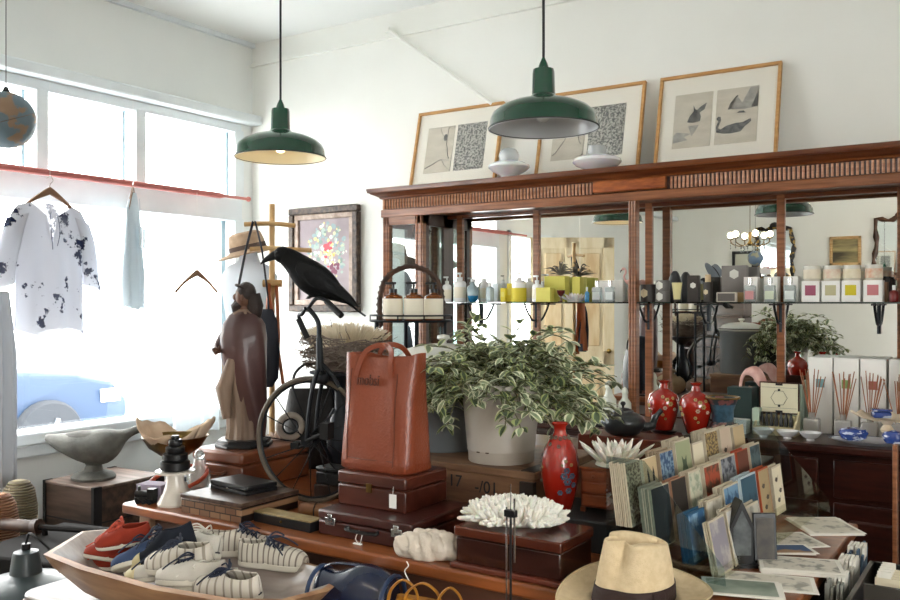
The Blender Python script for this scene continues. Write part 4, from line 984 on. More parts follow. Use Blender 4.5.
# ---- navy leather bag / mustard bag on bench
NL = mat('navy_leather', '#161f38', .25, coat=.5, bump=.1, bscale=40); ML = mat('mustard_leather', '#b47c2c', .45, bump=.15, bscale=60)
p = atz(356, 592, .78)
nb = thing('leather_handbag', 'glossy navy leather handbag with stitched edge on the bench before the counter', 'bag', (p.x, p.y+.0, .69), .15)
rs = []
for x in [-.11+.22*k/14 for k in range(15)]:
    s = 1+.10*math.cos(x*28); e = 1 if abs(x) < .10 else .8
    rs.append([Vector((x, .055*math.sin(q)*s*e*(1.0), .075+(.075+.012*math.sin(x*30))*e*math.cos(q)*s)) for q in [2*PI*k/22 for k in range(22)]])
MB().rings(rs).done('bag_body', NL, nb, sub=1)
for x in (-.103, .103): MB().torus((x, 0, .075), .066, .006, RY(PI/2), 28, 6).done('piping', mat('navy_piping', '#2b3b5a', .4), nb)
MB().tube(bez([(-.105, 0, .13), (-.07, 0, .152), (0, 0, .158), (.07, 0, .152), (.105, 0, .135)], 5), .008, 6, flat=.4).done('bag_strap', NL, nb)
p = atz(425, 598, .80)
yb = thing('leather_satchel', 'mustard yellow leather bag with looped straps on the bench by the coral', 'bag', (p.x+.01, p.y, .69), .1)
rs = [[Vector((a*.085*(1.0)*(1 if abs(math.cos(q)) < .9 else 1), 0, 0)) for q in (0,)] for a in (1,)]
def rr2(w_, d_, z, n=24): return [Vector((w_*(abs(math.cos(q))**.5)*(1 if math.cos(q) > 0 else -1), d_*(abs(math.sin(q))**.7)*(1 if math.sin(q) > 0 else -1), z)) for q in [2*PI*k/n+.01 for k in range(n)]]
MB().rings([rr2(.085, .04, 0), rr2(.095, .045, .02), rr2(.09, .035, .08), rr2(.085, .012, .108)]).done('bag_body', ML, yb)
for x0, x1 in ((-.10, -.02), (-.055, .04), (.03, .10)): MB().tube(bez([(x0, -.02, .09), (x0+.01, -.02, .125), ((x0+x1)/2, -.015, .15), (x1-.01, -.01, .13), (x1, -.01, .09)], 6), .008, 6, flat=.35).done('strap_loop', ML, yb)
MB().tube(bez([(-.05, 0, .14), (-.065, 0, .165), (-.055, 0, .18), (-.06, 0, .19)], 5), .0015, 5).done('tag_string', WHITE, yb)
# ---- enamel lamp lying low at left
GE = mat('grey_enamel', '#3c474b', .4, coat=.15); p = atd(26, 556, 2.9)
t = thing('enamel_lampshade', 'dark grey enamel industrial lampshade standing at the bottom left', 'lampshade', (p.x, p.y, .465))
s_ = 1.12
MB().lathe([(r*s_, z*s_) for r, z in [(.18,0),(.181,.006),(.176,.016),(.170,.05),(.155,.078),(.12,.10),(.08,.112),(.055,.117),(.045,.123),(.037,.178),(.034,.186),(.012,.192)]], seg=44).done('lamp_shade', GE, t)
MB().cyl((0, 0, .21), (0, 0, .235), .014).done('lamp_cap', BLACK, t)
MB().tube(bez([(0, 0, .235), (.02, 0, .27), (.07, .0, .26), (.11, .02, .22), (.13, .04, .15)], 6), .004, 6).done('lamp_cord', BLACKM, t)
# dark low wooden cart with roller handle behind it
t = thing('wooden_cart', 'dark low wooden hand cart with a turned roller handle beside the chest', 'cart', (-3.17, 2.2, 0), .22)
MB().box(-.45, .45, -.26, .26, .12, .50).done('cart_box', mat('near_black_wood', '#120f0e', .85, spec=.2), t, bevel=.01)
for x in (-.3, .3):
    for y in (-.2, .2): MB().cyl((x, y-.02, .06), (x, y+.02, .06), .06, seg=20).done('cart_wheel', IRON, t)
MB().tube([(-.62, .05, .52), (-.60, .05, .525), (-.42, .05, .53), (-.40, .05, .532)], [.018, .026, .026, .018], 14).tube([(-.41, .05, .53), (-.38, .05, .535)], .032, 12).done('handle_grip', mat('old_handle', '#4d372c', .5, col2='#33241d', scale=12), t)
MB().tube([(-.40, .05, .53), (.10, .05, .55), (.38, .05, .52), (.40, .05, .40)], .013, 8).cyl((-.35, .05, .4), (-.35, .05, .53), .012).done('handle_bar', mat('near_black_wood', '#191413', .5), t)
t = thing('low_stool', 'small dark stool carrying the grey enamel lampshade', 'stool', (p.x, p.y, 0))
MB().lathe([(.20, .43), (.21, .44), (.21, .46), (.20, .465)], seg=32).done('stool_top', mat('stool_black', '#141110', .9), t)
for k in range(3): a = k*2*PI/3; MB().cyl((.2*math.cos(a), .2*math.sin(a), 0), (.12*math.cos(a), .12*math.sin(a), .43), .016).done('leg', MAHO, t)
# ================================================================ ITEMS ON THE COUNTER (left to right)
# kitchen scale with brass pan
sc = thing('kitchen_scale', 'white cast iron shop scale with brass pan and stacked black weights', 'scale', (-2.285, 1.855, ZC), math.radians(141))
CI = mat('cast_iron_white', '#d6d1c7', .3, coat=.4)
m = MB().lathe([(.055, 0), (.057, .006), (.05, .02), (.036, .045), (.028, .075), (.026, .10), (.05, .102)], seg=26, ex=.9).lathe([(.05, 0), (.05, .02), (.03, .06), (.026, .10)], at=(.12, 0, 0), seg=24).box(0, .12, -.03, .03, .02, .05).done('scale_body', CI, sc)
MB().lathe([(.05, .10), (.062, .103), (.062, .11), (.001, .112)], seg=28).done('weight_plate', CI, sc)
MB().box(.0, .13, -.006, .006, .085, .095).cyl((.13, 0, .09), (.13, 0, .137), .008).box(.01, .14, -.035, -.028, .07, .085).done('balance_beam', IRON, sc)
z = .112
for r_, hh in ((.047, .03), (.04, .024), (.031, .022), (.022, .02), (.013, .012)):
    wgt = MB().lathe([(r_*.9, z), (r_, z+.004), (r_, z+hh-.004), (r_*.85, z+hh)], seg=14).done('iron_weight', BLACK, sc); z += hh+.0005
MB().lathe([(.03, .135), (.05, .14), (.085, .165), (.105, .198), (.108, .202), (.105, .202), (.082, .17), (.04, .148), (.001, .146)], at=(.13, 0, 0), seg=36).done('brass_pan', BRASS, sc)
# crumpled brown paper in the pan
q = sc.matrix_basis @ Vector((.15, 0, 0))
m = MB(); rr = random.Random(2)
def pf(i, j):
    a = 2*PI*i; r_ = .03+.095*j; lift = .018+j*j*(.075+.026*math.sin(a*2+.3)+.010*math.sin(a*5))
    return Vector((r_*math.cos(a)*(1+.12*math.sin(3*a)), r_*math.sin(a), lift+.006*math.sin(a*9+j*9)*j))
m.grid(pf, 40, 8).done('paper_wrap', mat('brown_paper', '#cbb49c', .9, col2='#b79d84', scale=12), solid=.0015, loc=Vector((-2.285, 1.855, ZC+.142))+RZ(math.radians(141))@Vector((.13, 0, 0)), label='crumpled brown wrapping paper standing up in the brass scale pan', cat='paper')
t = thing('glass_jar', 'clear glass jar half hidden behind the scale', 'jar', (-2.41, 2.06, ZC))
MB().lathe([(.035, 0), (.038, .01), (.038, .06), (.022, .085), (.02, .105)], seg=20).done('jar_body', PG, t); MB().sph((0, 0, .118), .018, 12, 8).done('stopper', PG, t)
t = thing('card_box', 'small lilac cardboard box left of the white scale', 'box', (-2.40, 1.862, ZC), .3)
MB().box(-.045, .045, -.03, .03, 0, .055).done('carton', mat('lilac', '#9d92a6', .7), t, bevel=.002)
t = thing('toy_train', 'small black metal toy locomotive before the lilac box', 'toy', (-2.375, 1.812, ZC), .3)
MB().box(-.035, .035, -.012, .012, .01, .02).cyl((-.035, 0, .03), (.02, 0, .03), .012, seg=12).box(.012, .035, -.013, .013, .02, .05).cyl((-.025, 0, .04), (-.025, 0, .055), .005).done('toy_body', BLACK, t)
for x in (-.022, 0, .022):
    MB().cyl((x, -.016, .009), (x, .016, .009), .009, seg=12).done('toy_wheel', IRON, t)
p = atz(160, 490, ZC)
MB().torus((0, 0, 0), .10, .007, RX(.3), 44, 8).done('orange_hoop', mat('orange_enamel', '#b2492f', .35), loc=(-2.44, 1.99, ZC+.042), label='orange enamel hoop leaning behind the scale at the end of the counter', cat='hoop')
# marquetry box & black case
MQ = mat('marquetry', '#7a5a42', .35, col2='#241711', scale=14, brick=.05)
def marq():
    m = bpy.data.materials.new('marquetry_inlay'); m.use_nodes = True; N = m.node_tree.nodes; L = m.node_tree.links
    tc = N.new('ShaderNodeTexCoord'); b = N.new('ShaderNodeTexBrick'); b.inputs['Scale'].default_value = 1; b.offset = .5
    b.inputs['Brick Width'].default_value = .045; b.inputs['Row Height'].default_value = .02; b.inputs['Mortar Size'].default_value = .0018
    b.inputs['Color1'].default_value = h('#8a6a4e'); b.inputs['Color2'].default_value = h('#6b4c38'); b.inputs['Mortar'].default_value = h('#1d1310')
    mp = N.new('ShaderNodeMapping'); mp.inputs['Rotation'].default_value = (PI/2, 0, 0); L.new(tc.outputs['Object'], mp.inputs[0]); L.new(mp.outputs[0], b.inputs['Vector'])
    pb = N['Principled BSDF']; pb.inputs['Roughness'].default_value = .35; L.new(b.outputs['Color'], pb.inputs['Base Color']); return m
t = thing('inlaid_box', 'flat marquetry inlaid wooden box near the counter edge', 'box', (-2.06, 1.93, ZC))
MB().box(-.13, .135, -.13, .11, 0, .044).done('box_base', marq(), t, bevel=.002)
MB().box(-.132, .137, -.132, .112, .045, .058).done('box_lid', mat('inlay_lid', '#5a473c', .3, col2='#2d211c', scale=30), t, bevel=.002)
t = thing('black_case', 'slim black case lying on the inlaid box', 'case', (-2.075, 1.95, ZC+.058), -.12)
MB().box(-.095, .095, -.06, .06, 0, .012).done('case_base', BLACK, t, bevel=.003); MB().box(-.095, .095, -.06, .06, .0125, .028).done('case_lid', BLACK, t, bevel=.004)
MB().sph((0, -.061, .013), .004, 8, 5).done('clasp', CHROME, t)
t = thing('slide_box', 'narrow black box with brass coloured top at the counter front edge', 'box', (-1.80, 1.865, ZC), -.03)
MB().box(-.115, .115, -.028, .028, 0, .028).done('box_body', BLACK, t, bevel=.002); MB().box(-.114, .114, -.027, .027, .028, .032).done('box_top', mat('brass_top', '#a89363', .35, col2='#8b7850', scale=30), t, bevel=.001)
MB().sph((0, -.029, .015), .004, 8, 5).done('clasp', BRASS, t)
# brown leather case carrying the statue
LE = mat('tan_leather', '#8f5230', .35, col2='#5d3220', scale=4, coat=.3, bump=.1, bscale=40)
t = thing('leather_case', 'glossy brown leather case beneath the robed statue', 'suitcase', (-2.375, 2.275, ZC))
MB().box(-.125, .125, -.17, .17, 0, .085).done('case_body', LE, t, bevel=.008); MB().box(-.127, .127, -.172, .172, .087, .13).done('case_lid', LE, t, bevel=.01)
MB().tube(bez([(-.05, -.172, .06), (-.04, -.195, .055), (.04, -.195, .055), (.05, -.172, .06)], 5), .006, 6).done('handle', LE, t)
# statue
stt = thing('robed_statue', 'wooden saint statue in a brown cloak on a black octagonal base', 'statue', (-2.375, 2.235, ZC+.13), math.radians(35)); stt.scale = (1, 1, 1.05)
MB().lathe([(.105, 0), (.105, .012), (.098, .014), (.098, .024), (.09, .026)], seg=8, a0=PI/8).done('statue_base', BLACK, stt, bevel=.003, smooth=20)
RB = mat('beige_robe', '#8b7664', .6, col2='#6b5647', scale=3, stretch=(9,9,1)); CLK = mat('maroon_cloak', '#523634', .5, col2='#402826', scale=5, coat=.2)
def robe(prof, folds, nf, ph=0, a0=0, a1=2*PI, n=60, shear=0):
    rs = []
    for z, ax, ay, ox in prof:
        r = []
        for k in range(n):
            a = a0+(a1-a0)*k/n; f = 1+folds*math.sin(nf*a+ph+shear*z)*(1-.6*z/.5)
            r.append(Vector((ox+ax*f*math.cos(a), ay*f*math.sin(a), z)))
        rs.append(r)
    return rs
MB().rings(robe([(.026, .065, .06, 0), (.06, .06, .055, 0), (.15, .058, .05, -.004), (.26, .07, .058, -.008), (.36, .075, .055, -.006), (.42, .068, .05, 0), (.455, .045, .035, 0), (.47, .022, .02, 0)], .07, 13)).done('inner_robe', RB, stt)
MB().rings(robe([(.03, .02, .035, .055), (.08, .035, .045, .045), (.15, .052, .055, .03), (.22, .07, .064, .012), (.30, .082, .068, .0), (.37, .083, .066, -.002), (.42, .074, .058, .0), (.45, .052, .042, .0), (.462, .03, .028, 0)], .07, 6, 1, shear=11)).done('cloak', CLK, stt)
hd_ = MB().sph((0, 0, .515), (.032, .034, .042), 20, 12).lathe([(.02, .46), (.018, .49)], seg=14)
hd_.sph((-.033, 0, .512), (.009, .007, .011), 8, 6).sph((0, .034, .51), (.006, .008, .012), 8, 6).sph((0, -.034, .51), (.006, .008, .012), 8, 6)
for s in (-1, 1): hd_.sph((-.028, s*.012, .521), (.006, .006, .004), 8, 5)
hd_.tube([(-.033, -.01, .498), (-.035, 0, .499), (-.033, .01, .498)], .0025, 5)
hd = hd_.done('head', mat('carved_face', '#6a4a3a', .5), stt)
MB().sph((.008, 0, .527), (.036, .037, .038), 18, 10).tube([(.03, 0, .52), (.04, 0, .48), (.036, .005, .445), (.03, 0, .43)], [.028, .030, .024, .008], 10).tube([(-.01, 0, .492), (-.03, 0, .475), (-.034, 0, .45)], [.022, .02, .006], 10).torus((0, 0, .545), .030, .005, RY(.3), 24, 6).done('hair', mat('carved_hair', '#2e2422', .6, bump=.6, bscale=60), hd)
m = MB().tube(bez([(-.05, .045, .40), (-.085, .045, .36), (-.095, .01, .335), (-.09, -.012, .33)], 5), [.03, .03, .029, .028, .027, .026, .024, .023, .021, .02, .018, .016, .014, .012, .011, .01], 12)
m.done('sleeve', CLK, stt)
m = MB().tube([(-.09, -.012, .33), (-.095, -.025, .328)], [.010, .012], 8)
for k in range(4): m.tube([(-.098+.006*k, -.028, .336-.004*k), (-.103+.004*k, -.045, .334-.005*k), (-.098+.004*k, -.056, .326-.005*k)], [.004, .0038, .002], 6)
m.tube([(-.084, -.02, .338), (-.082, -.032, .346)], [.004, .003], 6).done('hand', MC['carved_face'], stt)
m = MB().tube([(-.03, -.045, .30), (-.06, -.055, .2), (-.05, -.052, .10)], [.02, .03, .015], 10).done('robe_fold', RB, stt)
# ring & shells beside statue
t = thing('pale_ring', 'small pale grey rubber ring standing behind the statue', 'ring', (-2.31, 2.405, ZC+.13+.054), rot=(PI/2, 0, .9))
MB().torus((0, 0, 0), .042, .012, None, 36, 10).done('outer_ring', mat('pale_rubber', '#a8a096', .7), t); MB().torus((0, 0, 0), .028, .004, None, 28, 6).done('inner_ring', IRON, t)
lotus('coral_cluster', 'small pinkish white coral cluster behind the statue base', 'coral', (-2.37, 2.395, ZC+.131), .05, n_=(4, 6, 8, 8), m_=mat('pinkish_coral', '#d3bdaf', .7), ln=.8)
# beige sacks
q = MB(); 
for dx, dy, z, a, b_, c_ in ((0, 0, .07, .11, .09, .07), (.09, .03, .05, .07, .07, .05)): q.sph((dx, dy, z), (a, b_, c_), 24, 12)
MB().sph((0, 0, .075), (.11, .09, .075), 24, 14).tube([(0, 0, .14), (.01, 0, .165), (.02, 0, .18)], [.03, .018, .03], 12).done('burlap_sack', mat('burlap', '#b29c80', .9, col2='#94805f', scale=6, bump=.4, bscale=120), loc=(-2.09, 2.56, ZC), label='beige burlap sack behind the wheel of the toy bicycle', cat='sack', smooth=60)
q.b.free()
MB().sph((0, 0, .06), (.095, .08, .06), 24, 14).tube([(.06, 0, .08), (.09, 0, .10)], [.03, .02], 10).done('burlap_sack', mat('burlap_pink', '#a8917f', .9, bump=.4, bscale=120), loc=(-1.93, 2.42, ZC), label='smaller dusty pink sack beside the wooden crate', cat='sack', smooth=60)
# small boxes
MB().box(-.055, .055, -.04, .04, 0, .042).done('wooden_block', mat('dark_block', '#3b251c', .5, col2='#2c1a13', scale=9), loc=(-1.945, 2.235, ZC), rot=.15, bevel=.003, label='small dark brown wooden box behind the toy bicycle wheel', cat='box')
t = thing('jewel_box', 'small black box resting on the dark brown wooden one', 'box', (-1.945, 2.235, ZC+.042), .0)
MB().box(-.05, .05, -.036, .036, 0, .04).done('box_base', BLACK, t, bevel=.003); MB().box(-.052, .052, -.038, .038, .041, .058).done('box_lid', BLACK, t, bevel=.006)
t = thing('leather_roll', 'short brown leather roll lying by the toy bicycle wheel', 'roll', (-1.79, 1.975, ZC+.022), .35)
MB().tube([(-.05, 0, 0), (-.048, 0, 0), (.05, 0, 0), (.052, 0, 0)], [.014, .022, .022, .014], 18).done('roll_body', mat('brown_roll', '#6c4530', .5, col2='#8c6038', scale=10), t); MB().torus((0, 0, 0), .0225, .002, RY(PI/2), 20, 5).done('roll_strap', BLACKM, t)
# ---- penny-farthing ornament
pf_ = thing('toy_penny_farthing', 'black metal penny-farthing bicycle ornament with one large spoked wheel', 'bicycle', (-1.937, 2.112, ZC), .22)
RW = .205; TY = mat('aged_rim', '#6b6154', .5, col2='#4a4238', scale=9)
whl = MB().torus((0, 0, RW), RW-.008, .0085, RX(PI/2), 64, 8).done('front_wheel', TY, pf_)
MB().torus((0, 0, RW), RW-.018, .004, RX(PI/2), 60, 6).cyl((0, -.03, RW), (0, .03, RW), .012, seg=14).cyl((0, -.026, RW), (0, -.02, RW), .022, seg=16).cyl((0, .02, RW), (0, .026, RW), .022, seg=16).done('wheel_hub', IRON, whl)
spk = MB()
for k in range(16):
    a = 2*PI*k/16; s = 1 if k % 2 else -1
    MB().cyl((.018*math.cos(a+.5), s*.022, RW+.018*math.sin(a+.5)), ((RW-.018)*math.cos(a), 0, RW+(RW-.018)*math.sin(a)), .0019, seg=5).done('spoke', IRON, whl)
spk.b.free()
m = MB()
for s in (-1, 1): m.tube(bez([(0, s*.028, RW), (.012, s*.028, RW+.12), (.03, s*.024, RW+.205), (.034, 0, RW+.235)], 6), .0075, 8)
m.tube([(.034, 0, RW+.225), (.030, 0, RW+.33)], [.013, .010], 10).tube(bez([(.030, 0, RW+.33), (.026, 0, RW+.38), (.0, 0, RW+.415), (-.012, 0, RW+.425)], 6), .008, 8)
m.done('fork', IRON, pf_)
MB().tube(bez([(.034, 0, RW+.25), (.09, 0, RW+.19), (.16, 0, RW+.04), (.205, 0, -.06+.12)], 8), .008, 8).done('backbone', IRON, pf_)
rw = MB().torus((.228, 0, .045), .038, .007, RX(PI/2), 32, 6).done('rear_wheel', TY, pf_)
MB().cyl((.228, -.01, .045), (.228, .01, .045), .006).cyl((.205, 0, .06), (.228, 0, .045), .006, seg=6).done('rear_axle', IRON, rw)
MB().tube(bez([(-.02, 0, RW+.425), (-.045, .02, RW+.405), (-.075, .05, RW+.395), (-.05, .06, RW+.33)], 6), .006, 8).tube(bez([(-.01, 0, RW+.425), (.03, -.02, RW+.455), (.07, -.03, RW+.45), (.13, -.05, RW+.41)], 6), .006, 8).done('handlebar', IRON, pf_)
MB().tube([(.075, -.032, RW+.447), (.14, -.055, RW+.402)], .010, 10).done('handlebar_grip', BLACKM, pf_); MB().tube([(-.078, .052, RW+.39), (-.048, .06, RW+.325)], .010, 10).done('handlebar_grip', BLACKM, pf_)
MB().cyl((0, -.03, RW), (.07, -.045, RW+.03), .006).cb((.085, -.05, RW+.04), (.03, .04, .05)).done('pedal', BLACKM, pf_); MB().cyl((0, .03, RW), (-.07, .045, RW-.03), .006).cb((-.08, .05, RW-.03), (.03, .04, .02)).done('pedal', BLACKM, pf_)
MB().sph((.05, -.012, RW+.2), .02, 12, 8).done('lantern', IRON, pf_)
# ---- crow
cp = atd(312, 303, 2.86)
crow = thing('crow_figure', 'glossy black crow figure perched on the handlebars of the toy bicycle', 'bird', (-1.927, 2.115, ZC+RW+.455), TH); crow.scale = (.9, .9, .9)
FE = mat('crow_black', '#06080a', .6, spec=.25, bump=.25, bscale=70)
cs = [(-.118, .166, .012, .010), (-.128, .160, .018, .02), (-.118, .158, .026, .030), (-.098, .152, .031, .036), (-.075, .135, .034, .040), (-.05, .112, .042, .050), (-.02, .085, .050, .060), (.012, .062, .052, .062), (.045, .044, .046, .052), (.075, .025, .034, .036), (.10, .006, .024, .020), (.125, -.012, .018, .012)]
rs = []
for i, (x, z, w_, hh) in enumerate(cs):
    n_ = cs[min(i+1, len(cs)-1)]; pvv = cs[max(i-1, 0)]; tv = Vector((n_[0]-pvv[0], 0, n_[1]-pvv[1])).normalized()
    if i < 2: tv = Vector((.9, 0, -.4)) if i == 1 else Vector((.6, 0, .5)); tv = Vector((1, 0, -.1)).normalized()
    nn = Vector((-tv.z, 0, tv.x))
    rs.append([Vector((x, 0, z))+Vector((0, 1, 0))*w_*math.cos(q)+nn*hh*math.sin(q) for q in [2*PI*k/20 for k in range(20)]])
bod = MB().rings(rs[2:]).done('crow_body', FE, crow, sub=1)
MB().sph((-.112, 0, .158), (.034, .029, .031), 20, 12).done('crow_head', FE, crow, sub=1)
MB().tube([(-.135, 0, .158), (-.155, 0, .150), (-.18, 0, .136), (-.192, 0, .124)], [.016, .0125, .007, .001], 10, flat=1.1).done('beak', mat('beak_black', '#15171a', .3), crow)
for s in (-1, 1): MB().sph((-.128, s*.025, .165), .0045, 8, 6).done('eye', mat('eye_gloss', '#050505', .05), crow)
for s in (-1, 1):
    pts = [(-.05, .135), (-.015, .128), (.03, .105), (.08, .065), (.13, .015), (.165, -.03), (.15, -.028), (.11, -.005), (.07, .015), (.03, .03), (-.01, .045), (-.045, .075), (-.06, .105)]
    w = MB(); a = [Vector((x, s*(.046-.22*max(0, x)+.004), z)) for x, z in pts]; b_ = [Vector((x, s*(.034-.22*max(0, x)), z)) for x, z in pts]
    w.rings([b_, a]).done('wing', FE, crow, bevel=.004)
tl = MB()
for k in (-2, -1, 0, 1, 2):
    tl.tube([(.09, k*.006, .005), (.14, k*.009, -.028), (.185, k*.010, -.062)], [.008, .010, .006], 6, flat=.35)
tl.done('tail_feather', FE, crow)
for s in (-1, 1):
    lg = MB().tube([(-.0, s*.018, .03), (-.004, s*.018, .008)], [.010, .005], 8)
    for dx, dy in ((-.022, 0), (-.016, .010), (-.016, -.010), (.016, 0)): lg.tube([(-.004, s*.018, .008), (-.004+dx*.6, s*.018+dy, .010), (-.004+dx, s*.018+dy, .0)], [.004, .0035, .001], 6)
    lg.done('leg', BLACK, crow)
# ---- nest stand, nest and bristle coral
ns = thing('iron_urn_stand', 'dark navy iron stand holding the twig nest behind the toy bicycle', 'stand', (-2.06, 2.40, ZC)); ns.scale = (1, 1, .90)
NV = mat('navy_iron', '#1c2530', .4)
MB().lathe([(.075, 0), (.08, .01), (.03, .03), (.025, .06), (.045, .09), (.05, .18), (.035, .26), (.02, .30), (.02, .38), (.06, .42), (.11, .44), (.11, .447), (.001, .448)], seg=26).done('stand_column', NV, ns)
for k in range(3):
    a = k*2*PI/3+.4; MB().tube(bez([(.03*math.cos(a), .03*math.sin(a), .30), (.09*math.cos(a), .09*math.sin(a), .2), (.05*math.cos(a), .05*math.sin(a), .1), (.08*math.cos(a), .08*math.sin(a), .01)], 6), .006, 6).done('scroll_leg', NV, ns)
nest = thing('twig_nest', 'tangled grey twig bird nest on the iron stand under the crow tail', 'nest', (-2.04, 2.40, ZC+.405))
TWG = mat('twigs', '#5a4a40', .8, col2='#8b7e74', scale=9); m = MB(); rr = random.Random(4)
for k in range(330):
    a = rr.uniform(0, 2*PI); r_ = rr.uniform(.07, .155); zz = rr.uniform(.008, .125)*(r_/.155)**.5; da = rr.uniform(.5, 1.3); p_ = []
    for i in range(5):
        aa = a+da*(i/4-.5); r2 = r_*(1+rr.uniform(-.12, .12)); p_.append((r2*math.cos(aa), r2*math.sin(aa), max(.003, zz+rr.uniform(-.012, .012))))
    m.tube(p_, rr.uniform(.0012, .003), 4)
for k in range(60):
    a = rr.uniform(0, 2*PI); zz = rr.uniform(.03, .12); p_ = [(.12*math.cos(a), .12*math.sin(a), zz)]; d = Vector((math.cos(a+rr.uniform(-1, 1)), math.sin(a+rr.uniform(-1, 1)), rr.uniform(-.5, .5)))
    for i in range(3): d = d+Vector((rr.uniform(-.5, .5), rr.uniform(-.5, .5), rr.uniform(-.5, .5))); d.normalize(); q = Vector(p_[-1])+d*.03; q.z = max(q.z, .003) if q.xy.length < .11 else q.z; p_.append(tuple(q))
    m.tube(p_, [.002, .0016, .0012, .0008], 4)
m.lathe([(.08, .002), (.09, .03), (.11, .085), (.03, .07), (.001, .065)], seg=24)
m.done('twigs', TWG, nest)
BR = mat('bristle_cream', '#ebe2d0', .8, col2='#cfc0a2', scale=9)
m = MB(); rr = random.Random(9)
for k in range(520):
    a = rr.uniform(0, 2*PI); q = rr.random()**.5; x, y = .105*q*math.cos(a), .055*q*math.sin(a)
    o_ = Vector((x, y, .0)); d = Vector((x*.6, y*.6, (.085-.035*q*q)*rr.uniform(.88, 1.06)))
    m.tube([o_, o_+d*.5, o_+d], [.0036, .0034, .0012], 4)
m.lathe([(.11, -.012), (.13, 0), (.11, .012)], seg=24, ey=.6)
m.done('bristle_coral', BR, loc=(-2.04, 2.40, ZC+.405+.085), rot=TH, label='cream spiky bristle coral lying in the twig nest', cat='coral')
# ---- suitcases and tote bag
LB = mat('oxblood_leather', '#4d2620', .35, col2='#3b1c18', scale=5, coat=.3, bump=.1, bscale=50)
def case(name, label, x0, x1, y0, y1, z0, hh, mm, lid, rot=0):
    t = thing(name, label, 'suitcase', ((x0+x1)/2, (y0+y1)/2, z0), rot); w_, d_ = (x1-x0)/2, (y1-y0)/2
    MB().box(-w_, w_, -d_, d_, 0, hh*lid-.001).done('case_body', mm, t, bevel=.005); MB().box(-w_-.001, w_+.001, -d_-.001, d_+.001, hh*lid+.001, hh).done('case_lid', mm, t, bevel=.006)
    return t, w_, d_
t, w_, d_ = case('small_suitcase', 'flat oxblood suitcase with chrome clasps, lowest under the tote bag', -1.665, -1.34, 1.845, 2.14, ZC, .07, LB, .6)
for x in (-.115, .115): MB().box(x-.018, x+.018, -d_-.006, -d_, .03, .052).box(x-.008, x+.008, -d_-.008, -d_, .04, .062).done('chrome_clasp', CHROME, t, bevel=.002)
MB().tube(bez([(-.05, -d_, .034), (-.045, -d_-.014, .03), (.045, -d_-.014, .03), (.05, -d_, .034)], 5), .005, 6).done('handle', BLACK, t)
MB().tube(bez([(-.005, -d_-.012, .034), (-.012, -d_-.018, .012), (.004, -d_-.020, .002), (.01, -d_-.016, .028)], 5), .001, 4).box(-.012, .014, -d_-.03, -d_-.022, .0005, .003).done('price_tag', WHITE, t)
RWD = mat('red_brown_case', '#57291c', .35, col2='#40190f', scale=4, stretch=(1,6,6), coat=.3)
t, w_, d_ = case('wooden_case', 'red brown wooden case with white tag directly beneath the tote bag', -1.662, -1.42, 1.925, 2.13, ZC+.07, .097, RWD, .62)
MB().box(-.015, .005, -d_-.003, -d_, .045, .07).done('lock_plate', BRASS, t)
MB().box(.068, .092, -d_-.004, -d_-.002, .012, .05).cyl((.08, -d_-.003, .05), (.082, -d_-.003, .072), .0008, seg=4).done('price_tag', WHITE, t)
TL = mat('cognac_leather', '#8e452b', .30, col2='#7c3a24', scale=3, coat=.2, bump=.25, bscale=150)
bag = thing('tote_bag', 'cognac leather tote bag standing on stacked suitcases', 'bag', (-1.560, 2.02, ZC+.167), .02); bag.scale = (1.09, 1.03, 1)
m = MB(); rs = []; n = 56
for i, (z, w_, dd) in enumerate(((0, .112, .068), (.006, .118, .073), (.03, .117, .071), (.08, .115, .066), (.14, .113, .060), (.2, .112, .053), (.26, .112, .045), (.31, .113, .038), (.335, .114, .035), (.3345, .111, .032), (.27, .109, .036), (.10, .105, .05))):
    r = []
    for k in range(n):
        a = 2*PI*k/n; c_, s_ = math.cos(a), math.sin(a)
        x = w_*abs(c_)**.35*(1 if c_ > 0 else -1); y = dd*abs(s_)**.45*(1 if s_ > 0 else -1)
        fl = min(1, z/.335); y += .008*math.sin(x*42+z*9)*fl*(1 if s_ < 0 else .7) + .0035*math.sin(x*55-z*30)*(1-fl)
        zz = z+(-.012*math.cos(x*PI/.212*1.0)*1 if z > .3 else 0)*1.0+(.004*math.sin(x*60) if z > .3 else 0)
        r.append(Vector((x, y-.0*fl, zz)))
    rs.append(r)
m.rings(rs, cap=True); m.done('bag_body', TL, bag, smooth=70)
PB = ((0, .068), (.006, .073), (.03, .071), (.08, .066), (.14, .060), (.2, .053), (.26, .045), (.31, .038), (.335, .035))
def bag_y(x, z):
    for q in range(len(PB)-1):
        if PB[q][0] <= z <= PB[q+1][0]:
            dd = PB[q][1]+(PB[q+1][1]-PB[q][1])*(z-PB[q][0])/(PB[q+1][0]-PB[q][0])
    c_ = (abs(x)/.115)**(1/.35); s_ = math.sqrt(max(0, 1-c_*c_))**.45; fl = min(1, z/.335)
    return -dd*s_+.008*math.sin(x*42+z*9)*fl+.0035*math.sin(x*55-z*30)*(1-fl)
for (z0, z1, xx) in ((.03, .29, -.082), (.02, .28, .070)):
    MB().tube([(xx, bag_y(xx, z0+(z1-z0)*k/10)-.0002, z0+(z1-z0)*k/10) for k in range(11)], .0014, 5).done('seam', mat('dark_seam', '#5c2b1c', .5), bag)
MB().tube([(-.082+.152*k/12, bag_y(-.082+.152*k/12, .035)-.0002, .035) for k in range(13)], .0014, 5).done('seam', MC['dark_seam'], bag)
